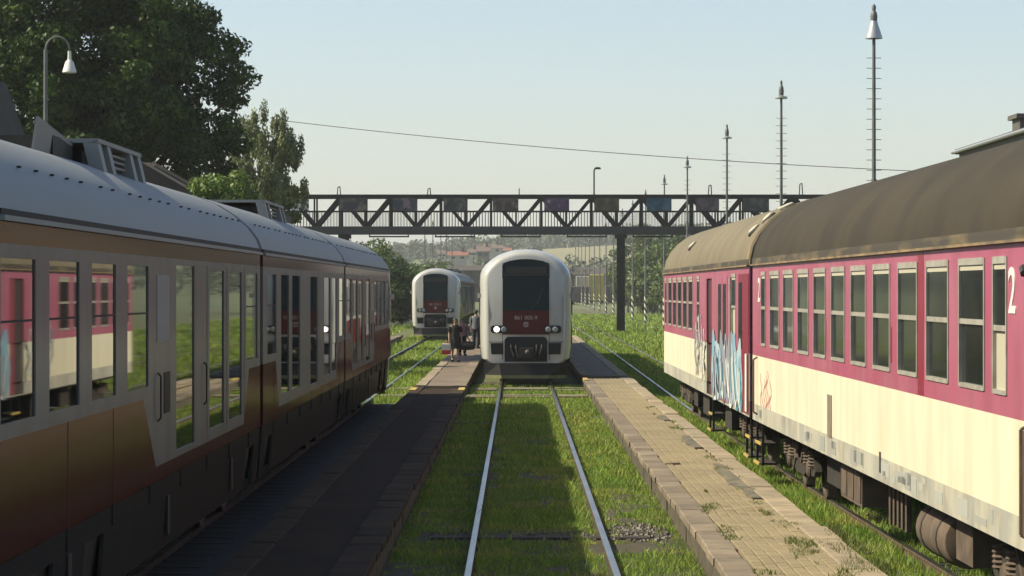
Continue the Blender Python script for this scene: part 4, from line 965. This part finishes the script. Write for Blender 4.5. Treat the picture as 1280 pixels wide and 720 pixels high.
la = yard_lamp(HL, True, -0.43, 'tallest yard lamp with silver bell shade rising behind the near coach roof')
la.location = (11.7, 3200 * 9.3 / 354, -0.43)
lb = None
Dl = [113.6, 143.7, 178, 206.7, 238, 265.7] + [293 + 28.6 * k for k in range(10)]
names = ['flat shaded yard lamp, first beyond the one with silver bell shade', 'flat shaded yard lamp, second beyond the one with silver bell shade',
         'yard lamp rising behind the roof of the graffitied coach, third past the bell shaded one', 'banded yard lamp beside the far end of the graffitied coach']
for i, D in enumerate(Dl):
    if i == 0: lb = yard_lamp(HL, False, -0.43, names[0]); o = lb
    else: o = copy_tree(lb)
    o.location = (11.7 + 0.05 * i, D, -0.43)
    o['label'] = names[i] if i < 4 else 'distant banded foot yard lamp, %s in the row past the bell shaded one' % ['fifth', 'sixth', 'seventh', 'eighth', 'ninth', 'tenth', 'eleventh', 'twelfth', 'thirteenth', 'fourteenth', 'fifteenth', 'sixteenth'][i - 4]
ll = None
for px, top in ((531, 0), (541, 0), (551, 0), (558, 0), (565, 0)):
    D = 11.7 * 3200 / (647 - px); o = copy_tree(lb); o.location = (-11.7, D, -0.1)
    o['label'] = 'distant yard lamp rising behind the smaller railcar unit, left of the houses'; o['group'] = 'yard lamps behind the smaller railcar unit'
# gooseneck lamp in front of the big tree
D = 75.0; g0 = at(57, 362, D)
gl = thing('gooseneck_lamp', 'gooseneck lamp with white bell shade in front of the big dark tree', 'lamp post', (g0.x, D, -0.1))
hz = CAMZ + (362 - 62) * D / F + 0.1
pts = [(0, 0, hz)] + [(0.35 - 0.35 * math.cos(R(a)), 0, hz + 0.38 * math.sin(R(a))) for a in range(20, 181, 20)]
MB().tube((0, 0, 0), (0, 0, hz), 0.09, 0.055, 10).build('pole', 'pole', gl); MB().path(pts, 0.03, 8).build('arm', 'pole', gl)
MB().lathe([(0.05, 0.62), (0.06, 0.36), (0.12, 0.3), (0.21, 0.0), (0.2, -0.02), (0.1, 0.2)], (0.7, 0, hz - 0.66), 18).build('bell', 'white_print', gl, True)

# ---------------- overhead wire
D0, D1 = 132.0, 118.0
wa, wb = at(347, 150, D0), at(1195, 216, D1)
q = []
for k in range(25):
    s = k / 24; p = wa.lerp(wb, s); p.z -= 0.55 * 4 * s * (1 - s) * 0.6; q.append(p)
MB().path([tuple(p) for p in q], 0.018, 5).build('overhead_wire', 'dark')
tag(bpy.data.objects['overhead_wire'], 'single black wire sagging across the sky above the footbridge', 'wire')
wp = thing('wooden_pole', 'slim wooden pole hidden among the birch leaves carrying the wire', 'pole', (wa.x, wa.y, -0.1))
MB().tube((0, 0, 0), (0, 0, wa.z + 0.1), 0.09, 0.05, 10).build('pole', 'bark', wp); MB().box(-0.05, 0.05, -0.4, 0.4, wa.z + 0.0, wa.z + 0.1).build('crossarm', 'bark', wp)

# ================================================================== BUILDINGS
sb = thing('station_building', 'tall building behind the near coach, only cornice and chimney showing', 'building', (22.6, 62, -0.43))
ez = CAMZ + 0.32 * 22.0 + 0.43
wl = MB().panel(0, -1, 0, 66, 0, ez - 0.5, [(3 + k * 4.1, 4.3 + k * 4.1, z0, z0 + 2.0) for k in range(15) for z0 in (1.2, 5.2)], 0.18)
wl.box(0.05, 12, 0.0, 66, 0, ez - 0.5).build('wall', 'wall_plaster', sb)
for k in range(15):
    for z0 in (1.2, 5.2): MB().box(0.02, 0.045, 3 + k * 4.1, 4.3 + k * 4.1, z0, z0 + 2.0).build('window', 'win_far', sb)
MB().box(-0.45, 12.4, -0.4, 66.4, ez - 0.5, ez - 0.25).build('cornice', 'cornice', sb)
MB().box(-0.62, 12.6, -0.6, 66.7, ez - 0.25, ez).build('eave', 'cornice', sb)
for k in range(66): MB().box(-0.4, -0.01, k + 0.3, k + 0.62, ez - 0.85, ez - 0.5).build('cornice_bracket', 'cornice', sb)
MB().prism([(-0.5, -0.5, ez), (12.5, -0.5, ez), (6, -0.5, ez + 2.2)], (0, 67.1, 0)).build('roof', 'tile_dark', sb)
ch = MB().box(0.2, 1.2, 54.2, 56.0, ez, ez + 0.75); ch.box(0.02, 1.38, 54.0, 56.2, ez + 0.75, ez + 0.95); ch.build('chimney', 'cornice', sb)
MB().tube((-0.7, 66.9, ez - 0.15), (-0.7, -0.4, ez - 0.15), 0.09, n=8).build('gutter', 'steel', sb)
# dark timber gable at the very left and the low roof behind the railcar
D = 82.0
gb = thing('goods_shed', 'dark brown timber gable at the frame edge before the big tree', 'building', (at(-78, 0, D).x, D, -0.1))
zg = at(0, 98, D).z + 0.1
MB().prism([(-3, 0, 0), (1.7, 0, 0), (1.7, 0, zg - 2.2), (1.2, 0, zg), (-3, 0, zg + 0.3)], (0, 5, 0)).build('wall', 'brown', gb)
MB().prism([(2.15, -0.3, zg - 2.9), (2.25, -0.3, zg - 2.8), (1.15, -0.3, zg + 0.25), (-3, -0.3, zg + 0.6), (-3, -0.3, zg + 0.4), (1.1, -0.3, zg + 0.05)], (0, 5.6, 0)).build('roof', 'tile_dark', gb)
D = 92.0
ls = thing('low_shed', 'low shed with dark sloping roof behind the shaded railcar', 'building', (at(172, 0, D).x, D, -0.1))
za = at(172, 202, D).z + 0.1
MB().box(-4, 2.0, 0.4, 6, 0, za - 1.3).build('wall', 'brown', ls)
MB().prism([(-4.3, 0, za - 1.25), (2.4, 0, za - 1.25), (2.4, 3, za - 1.25), (0.2, 3, za), (-4.3, 3, za)], (0, 0.2, 0.12)).build('roof', 'tile_dark', ls)
MB().prism([(-4.3, 0.0, za - 1.3), (2.35, 0.0, za - 1.3), (0.1, 0.0, za), (-4.3, 0.0, za)], (0, 6, 0)).build('roof_body', 'tile_dark', ls)

def house(px, py_top, py_base, D, wpx, hw, roofm, wallm, label, depth=8.0):
    c = at(px, py_base, D); Wd = wpx * D / F; H = (py_base - py_top) * D / F; eh = H * 0.52
    gz_ = ground_z(c.x, D); base = min(gz_, c.z)
    t = thing('house', label, 'house', (c.x, D, base), group='houses of the village on the hill')
    e = c.z - base
    MB().box(-Wd / 2, Wd / 2, 0, depth, -1, e + eh).build('wall', wallm, t)
    MB().prism([(-Wd / 2 - 0.5, -0.4, e + eh), (-Wd / 2 - 0.5, depth + 0.4, e + eh), (-Wd / 2 - 0.5, depth / 2, e + H)], (Wd + 1, 0, 0)).build('roof', roofm, t)
    for k in range(max(2, int(Wd / 3.5))):
        xk = -Wd / 2 + (k + 0.5) * Wd / max(2, int(Wd / 3.5)); MB().box(xk - 0.6, xk + 0.6, -0.05, 0.05, e + eh * 0.3, e + eh * 0.75).build('window', 'win_far', t)
    MB().box(Wd * 0.2, Wd * 0.2 + 0.8, depth * 0.4, depth * 0.4 + 0.8, e + H * 0.8, e + H + 1.2).build('chimney', 'roof_brn', t)
house(572, 314, 325, 760, 23, 8, 'roof_red', 'house_w', 'low house with bright red roof, lowest of the village')
house(604, 307, 322, 860, 15, 8, 'roof_brn', 'wall_plaster', 'tall grey house between red roofed one and the white gabled one')
house(616, 305, 316, 930, 22, 8, 'roof_brn', 'house_w', 'wide brown roofed house, highest of the village')
house(590, 311, 320, 900, 9, 8, 'roof_brn', 'house_w', 'small white house left of the grey one')
house(552, 312, 322, 1000, 10, 8, 'roof_brn', 'house_w', 'small brown roofed house left of the red roofed one')
house(634, 309, 318, 1000, 9, 8, 'roof_red', 'house_w', 'small red roofed house right of the brown roofed one')
# long dark sheds and wagons far down the yard
D = 640.0
s1 = thing('long_shed', 'long dark shed with low roof beyond the yellow wagon', 'building', (at(775, 0, D).x, D, -0.43))
MB().box(-15, 15, 0, 10, 0, at(0, 343, D).z + 0.43).build('wall', 'wag_dk', s1)
MB().prism([(-16, -0.8, at(0, 343, D).z + 0.43), (-16, 10.8, at(0, 343, D).z + 0.43), (-16, 5, at(0, 334, D).z + 0.43)], (32, 0, 0)).build('roof', 'tile_dark', s1)
s2 = thing('long_shed', 'dark shed between the two white railcar fronts', 'building', (at(594, 0, 520).x, 520, -0.1))
MB().box(-4, 5, 0, 9, 0, at(0, 338, 520).z + 0.1).build('wall', 'wag_dk', s2)
MB().prism([(-4.6, -0.6, at(0, 338, 520).z + 0.1), (-4.6, 9.6, at(0, 338, 520).z + 0.1), (-4.6, 4.5, at(0, 331, 520).z + 0.1)], (10.2, 0, 0)).build('roof', 'tile_dark', s2)
def wagon(px0, px1, py0, D, m, label, nm='goods_wagon'):
    x0 = at(px0, 0, D).x; x1 = at(px1, 0, D).x; h = at(0, py0, D).z + 0.43; wd = x1 - x0
    t = thing(nm, label, 'wagon', ((x0 + x1) / 2, D, -0.43), group='wagons far down the yard')
    MB().bbox(-wd / 2, wd / 2, 0, 6, 1.1, h, 0.15).build('body', m, t)
    MB().box(-wd / 2, wd / 2, 0.1, 5.9, 0.8, 1.1).build('underframe', 'under', t)
    for xx in (-wd * 0.35, wd * 0.35):
        for yy in (1, 5): MB().lathe([(0.45, -0.06), (0.45, 0.06)], (xx, yy, 0.45), 14, 'y').build('wheel', 'wheel', t)
    k = max(2, int(wd / 1.5))
    for i in range(k + 1): MB().box(-wd / 2 + i * wd / k - 0.05, -wd / 2 + i * wd / k + 0.05, -0.06, 0, 1.1, h - 0.15).build('rib', m, t)
wagon(738, 755, 343, 520, 'wag_yel', 'bright yellow wagon standing among the lamp posts')
wagon(721, 737, 345, 525, 'wag_gr', 'pale grey wagon coupled beside the yellow one')
wagon(757, 800, 357, 530, 'wag_dk', 'low brown open wagon beside the yellow one')
wagon(712, 738, 358, 505, 'wag_dk', 'low brown open wagon before the pale grey one')

# ================================================================== TREES
def tree(name, label, base, blobs, n, size, m, trunk_r, limbs=5, droop=0.0, seed=1, group=None, shell=0.45):
    rng = np.random.default_rng(seed); rr = random.Random(seed)
    t = thing(name, label, 'tree' if 'bush' not in name else 'bush', base, group=group)
    V = foliage(blobs, n, size, rng, droop, shell); me = raw_mesh('crown', V, 4, m); link('crown', me, t)
    top = max(c[2] for c, r in blobs); tb = MB()
    fork = min(c[2] - r[2] * 0.3 for c, r in blobs); fork = max(fork, 0.6)
    tb.tube((0, 0, -0.2), (0, 0, fork), trunk_r, trunk_r * 0.7, 10)
    for k in range(limbs):
        c, r = blobs[rr.randrange(len(blobs))]; mid = (c[0] * 0.4, c[1] * 0.4, fork + (c[2] - fork) * 0.45)
        tb.tube((0, 0, fork - 0.2), mid, trunk_r * 0.5, trunk_r * 0.32, 7); tb.tube(mid, c, trunk_r * 0.32, trunk_r * 0.1, 6)
    tb.build('trunk', 'bark', t); return t
def clumps(c, r, n, cr, seed, jitter=0.9):
    """n leaf clumps inside a big ellipsoid: the crown's light and dark lumps and its ragged outline"""
    rr = np.random.default_rng(seed); out = []
    for _ in range(n):
        d = rr.normal(size=3); d /= np.linalg.norm(d); q = rr.random() ** 0.45
        p = np.array(c) + d * np.array(r) * q; s = cr * rr.uniform(0.6, 1.35)
        out.append((tuple(p), (s, s, s * rr.uniform(0.6, 0.95))))
    return out
D = 100.0
bc = at(128, 95, D)
big = clumps((0, 0, bc.z), (5.6, 5.0, 5.6), 190, 0.85, 5) + clumps((-3.2, 0, bc.z + 1.5), (3.2, 3, 4.2), 40, 0.8, 6) + clumps((2.6, 0.3, bc.z - 1.6), (3.2, 3, 3.4), 75, 0.75, 8) \
    + [((4.6, 0, bc.z + 1.0), (0.9, 0.8, 0.6)), ((5.3, -0.2, bc.z + 1.2), (0.6, 0.5, 0.45)), ((4.7, 0, bc.z - 0.6), (0.6, 0.5, 0.5)), ((4.9, 0, bc.z - 2.0), (0.5, 0.5, 0.5))]
tree('broadleaf_tree', 'huge dark broadleaf tree towering over the shaded railcar', (bc.x, D, -0.1), big, 105000, 0.115, 'leaf_dark', 0.45, 14, 0.2, 3)
D = 125.0
bc = at(330, 150, D); bl_ = []
rr = np.random.default_rng(12)
for _ in range(105):
    a_ = rr.uniform(0, 6.28); q_ = 2.0 * math.sqrt(rr.random()); h = rr.random(); bl_.append(((q_ * math.cos(a_) - 0.25 + rr.normal(0, 0.15), q_ * math.sin(a_), bc.z - 3.6 + 4.9 * h * (1 - 0.25 * q_) ), (0.22 + 0.1 * rr.random(), 0.22, 0.45 + 0.4 * rr.random())))
tree('birch_tree', 'pale airy birch with drooping twigs beside the big dark tree', (bc.x, D, -0.1), bl_, 23000, 0.08, 'leaf_birch', 0.16, 9, 1.5, 4, shell=0.1)
D = 89.0; bc = at(282, 228, D)
tree('bush_tree', 'bright green bush below the birch', (bc.x, D, -0.1), clumps((0, 0, bc.z - 0.6), (1.25, 1.2, 1.3), 26, 0.45, 31), 9000, 0.075, 'leaf_bright', 0.12, 6, 0, 5)
D = 150.0; bc = at(346, 240, D)
tree('broadleaf_tree', 'small dark tree at the end of the footbridge', (bc.x, D, -0.1), clumps((0, 0, bc.z - 0.7), (1.2, 1.2, 1.5), 22, 0.5, 41), 7000, 0.12, 'leaf_dark', 0.14, 6, 0, 6)
HG = 'trees lining the yard beyond the footbridge'
for i, (px, py, D, rx, m) in enumerate(((438, 325, 215, 2.6, 'leaf_dark'), (462, 318, 225, 3.2, 'leaf_mid'), (490, 325, 235, 2.8, 'leaf_dark'), (510, 335, 260, 2.6, 'leaf_mid'), (478, 345, 212, 2.2, 'leaf_dark'),
                                         (530, 336, 330, 3.2, 'leaf_dark'), (548, 334, 380, 3.6, 'leaf_mid'), (420, 330, 230, 3.0, 'leaf_dark'), (455, 352, 205, 2.0, 'leaf_dark'), (502, 352, 215, 1.9, 'leaf_dark'))):
    c = at(px, py, D); zt = c.z + 0.1
    tree('broadleaf_tree', ('dark leaved tree in the row behind the shaded railcar' if m == 'leaf_dark' else 'lighter green tree in the dark row behind the shaded railcar'), (c.x, D, -0.1), clumps((0, 0, max(zt * 0.62, 1.8)), (rx, rx, max(zt * 0.55, 1.6)), 34, rx * 0.3, 60 + i), 5200, 0.16, m, 0.16, 5, 0, 70 + i, HG)
for i, (px, py, D, rx, m) in enumerate(((798, 300, 360, 4.2, 'leaf_mid'), (815, 318, 345, 3.8, 'leaf_mid'), (832, 305, 350, 4.5, 'leaf_dark'), (785, 330, 370, 2.8, 'leaf_dark'), (850, 320, 330, 4.5, 'leaf_mid'), (875, 310, 360, 5, 'leaf_mid'), (808, 345, 335, 2.6, 'leaf_mid'))):
    c = at(px, py, D); zt = c.z + 0.43
    tree('broadleaf_tree', ('dark leaved tree in the clump beyond the banded yard lamps' if m == 'leaf_dark' else 'lighter green tree in the clump beyond the banded yard lamps'), (c.x, D, -0.43), clumps((0, 0, max(zt * 0.6, 2.0)), (rx, rx, max(zt * 0.58, 2.0)), 40, rx * 0.28, 90 + i), 5200, 0.24, m, 0.2, 5, 0, 100 + i, 'trees beyond the lamp row')
# distant woods on the hills
rr = np.random.default_rng(77); VV = []
def wood(n, x0, x1, y0, y1, hgt, keep=lambda x, y: True):
    bl = []
    while len(bl) < n:
        x = rr.uniform(x0, x1); y = rr.uniform(y0, y1)
        if not keep(x, y): continue
        h = hgt * rr.uniform(0.7, 1.25); bl.append(((x, y, ground_z(x, y) + h * 0.5), (h * 0.42, h * 0.42, h * 0.55)))
    VV.append(foliage(bl, n * 46, hgt * 0.13, rr, 0, 0.5))
wood(900, -60, 330, 1300, 1750, 9.0)
wood(330, -190, 8, 1120, 1650, 8.0)
wood(260, -130, 30, 600, 860, 6.0, lambda x, y: ground_z(x, y) > 1.5)
wood(260, 58, 200, 560, 1250, 6.5)
wood(140, -5, 60, 690, 780, 4.5)
tag(link('woodland', raw_mesh('woodland', np.concatenate(VV), 4, 'leaf_far')), 'hazy green woods covering the far hillside', 'woods', kind='stuff')
fld = MB(); gx = np.linspace(12, 58, 14); gy = np.linspace(880, 1290, 20)
fld.v = [(float(x), float(y), ground_z(float(x), float(y)) + 0.5) for y in gy for x in gx]
fld.f = [(j * 14 + i, j * 14 + i + 1, (j + 1) * 14 + i + 1, (j + 1) * 14 + i) for j in range(19) for i in range(13)]
tag(fld.build('field', 'field'), kind='structure')

# ================================================================== PEOPLE
def skin_body(nm, verts, edges, root, m, parent):
    me = bpy.data.meshes.new(nm); me.from_pydata([v[0] for v in verts], edges, [])
    o = bpy.data.objects.new(nm, me); COL.objects.link(o)
    sk = o.modifiers.new('skin', 'SKIN'); sk.use_smooth_shade = True
    for i, v in enumerate(verts):
        r = v[1]; me.skin_vertices[0].data[i].radius = (r if isinstance(r, tuple) else (r, r)); me.skin_vertices[0].data[i].use_root = (i == root)
    o.modifiers.new('sub', 'SUBSURF').levels = 2
    bpy.context.view_layer.update()
    nm_me = bpy.data.meshes.new_from_object(o.evaluated_get(bpy.context.evaluated_depsgraph_get()))
    bpy.data.objects.remove(o); nm_me.materials.clear(); nm_me.materials.append(M[m])
    return link(nm, nm_me, parent)
def person(label, loc, rz, h, top, legs, hairlen, stride, skirt=None, arm_bend=0.1):
    t = thing('person', label, 'person', loc, rz); k = h / 1.7
    V = [((0, 0, 0.95), (0.15, 0.11)), ((0, 0.01, 1.18), (0.13, 0.09)), ((0, 0.01, 1.38), (0.17, 0.1)), ((0, 0, 1.46), (0.06, 0.06)), ((0, -0.01, 1.54), (0.055, 0.06)), ((0, -0.015, 1.60), (0.082, 0.095)), ((0, -0.01, 1.68), (0.055, 0.07))]
    E = [(0, 1), (1, 2), (2, 3), (3, 4), (4, 5), (5, 6)]
    for s in (-1, 1):
        o = len(V); st_ = stride * s
        V += [((s * 0.09, 0, 0.86), 0.085), ((s * 0.095, -0.6 * st_ - 0.02, 0.49), 0.056), ((s * 0.095, -st_ + (0.1 if st_ < 0 else 0), 0.09 + (0.03 if st_ < 0 else 0)), 0.036), ((s * 0.11, -st_ - 0.13, 0.035), (0.035, 0.028))]
        E += [(0, o), (o, o + 1), (o + 1, o + 2), (o + 2, o + 3)]
        o = len(V)
        V += [((s * 0.19, 0.0, 1.39), 0.05), ((s * 0.245, 0.02 + 0.1 * stride * s, 1.12), 0.04), ((s * 0.25, -arm_bend + 0.2 * stride * s, 0.88), 0.028), ((s * 0.25, -arm_bend - 0.02 + 0.2 * stride * s, 0.79), (0.022, 0.035)), ((s * 0.25, -arm_bend - 0.03 + 0.2 * stride * s, 0.71), (0.014, 0.028))]
        E += [(2, o), (o, o + 1), (o + 1, o + 2), (o + 2, o + 3), (o + 3, o + 4)]
    V = [((a[0] * k, a[1] * k, a[2] * k), tuple(q * k for q in r) if isinstance(r, tuple) else r * k) for a, r in V]
    bd = skin_body('body', V, E, 0, 'skin', t)
    def ring(z, rx, ry, y=0.0, n=14): return [(rx * k * math.cos(2 * math.pi * i / n), (y + ry * math.sin(2 * math.pi * i / n)) * k, z * k) for i in range(n)]
    # garment round the trunk, following the body and open at neck and hem
    MB().loft([ring(0.86, 0.19, 0.15), ring(1.0, 0.185, 0.15), ring(1.18, 0.165, 0.13), ring(1.36, 0.215, 0.14), ring(1.45, 0.11, 0.09)], caps=True).build('top', top, t, True)
    for s in (-1, 1):
        MB().tube((s * 0.19 * k, 0, 1.40 * k), (s * 0.24 * k, (0.015 + 0.08 * stride * s) * k, 1.17 * k), 0.072 * k, 0.06 * k, 10).build('sleeve', top, t, True)
    if skirt: MB().loft([ring(skirt[0], skirt[1], skirt[1] * 0.85), ring((skirt[0] + 0.95) / 2, skirt[1] * 0.92, skirt[1] * 0.75), ring(0.98, 0.19, 0.15)], caps=True).build('skirt', legs, t, True)
    else:
        for s in (-1, 1):
            b = MB().tube((s * 0.09 * k, 0, 0.92 * k), (s * 0.095 * k, (-0.6 * stride * s - 0.02) * k, 0.49 * k), 0.12 * k, 0.085 * k, 12)
            b.tube((s * 0.095 * k, (-0.6 * stride * s - 0.02) * k, 0.50 * k), (s * 0.095 * k, (-stride * s + (0.1 if stride * s < 0 else 0)) * k, 0.10 * k), 0.085 * k, 0.07 * k, 12); b.build('trouser_leg', legs, t, True)
    for s in (-1, 1):
        st_ = stride * s; MB().bbox((s * 0.105 - 0.05) * k, (s * 0.105 + 0.05) * k, (-st_ - 0.2) * k, (-st_ + 0.12) * k, 0.0, 0.085 * k, 0.02).build('shoe', 'cloth_black', t)
    hr = MB().loft([ring(1.70, 0.06, 0.07, 0.0), ring(1.66, 0.098, 0.108, 0.012), ring(1.58, 0.105, 0.085, 0.045), ring(1.58 - hairlen, 0.09, 0.05, 0.075), ring(1.55 - hairlen, 0.05, 0.03, 0.08)], caps=True); hr.build('hair', 'hair', t, True)
    fc = MB()
    fc.prism([(-0.012 * k, -0.10 * k, 1.585 * k), (0.012 * k, -0.10 * k, 1.585 * k), (0, -0.125 * k, 1.588 * k), (0, -0.10 * k, 1.62 * k)], (0, 0.01, 0)); fc.build('nose', 'skin', t)
    for s in (-1, 1): MB().lathe([(0.012 * k, 0), (0.006 * k, -0.006)], (s * 0.032 * k, -0.098 * k, 1.615 * k), 8, 'y').build('eye', 'hair', t)
    MB().box(-0.025 * k, 0.025 * k, -0.104 * k, -0.095 * k, 1.553 * k, 1.562 * k).build('mouth', 'bag_red', t)
    return t
w1 = at(569, 452, 94.5); w1.z = PH
person('woman in black dress walking along the platform carrying a red and white bag', (w1.x, 94.5, PH), R(8), 1.60, 'cloth_black', 'cloth_black', 0.2, 0.12, skirt=(0.52, 0.26))
bg_ = thing('shopping_bag', 'red and white shopping bag hanging from the walking woman\'s hand', 'bag', (w1.x - 0.33, 94.4, PH + 0.28))
MB().bbox(-0.17, 0.17, -0.07, 0.07, 0.0, 0.16, 0.02).build('lower_half', 'bag_red', bg_); MB().bbox(-0.165, 0.165, -0.066, 0.066, 0.16, 0.40, 0.02).build('upper_half', 'bag_white', bg_)
MB().path([(-0.09, 0, 0.39), (-0.05, 0, 0.5), (0.05, 0, 0.5), (0.09, 0, 0.39)], 0.012).build('handle', 'bag_red', bg_)
hb = thing('holdall', 'black holdall slung at the walking woman\'s side', 'bag', (w1.x + 0.42, 94.5, PH + 0.42))
MB().lathe([(0.05, -0.3), (0.15, -0.27), (0.17, 0.0), (0.15, 0.27), (0.05, 0.3)], (0, 0, 0.18), 14, 'x').build('body', 'cloth_black', hb, True)
MB().path([(-0.2, 0, 0.32), (-0.14, 0, 0.52), (0.0, 0, 0.54), (0.14, 0, 0.34)], 0.015).build('strap', 'cloth_black', hb)
p2 = at(595, 431, 116); person('person in grey shirt and dark trousers standing close to the lit railcar', (p2.x, 116, PH), R(170), 1.74, 'cloth_grey', 'cloth_navy', 0.0, 0.04)
p3 = at(578, 440, 104); person('person in pale pink top just behind the walking woman', (p3.x, 104, PH), R(10), 1.5, 'cloth_pink', 'cloth_black', 0.05, 0.08)

# ================================================================== AIR
hb_ = MB().box(-1600, 1600, -260, 5300, -12, 140)
hz_ = bpy.data.materials.new('haze_air'); hz_.use_nodes = True
hn = hz_.node_tree.nodes; hn.remove(hn['Principled BSDF'])
pv = hn.new('ShaderNodeVolumePrincipled'); pv.inputs['Density'].default_value = 0.0002; pv.inputs['Color'].default_value = (0.92, 0.95, 0.97, 1)
hz_.node_tree.links.new(pv.outputs[0], hn['Material Output'].inputs['Volume'])
tag(hb_.build('haze', hz_), 'thin pale summer haze over the station and hills', 'haze', kind='stuff')
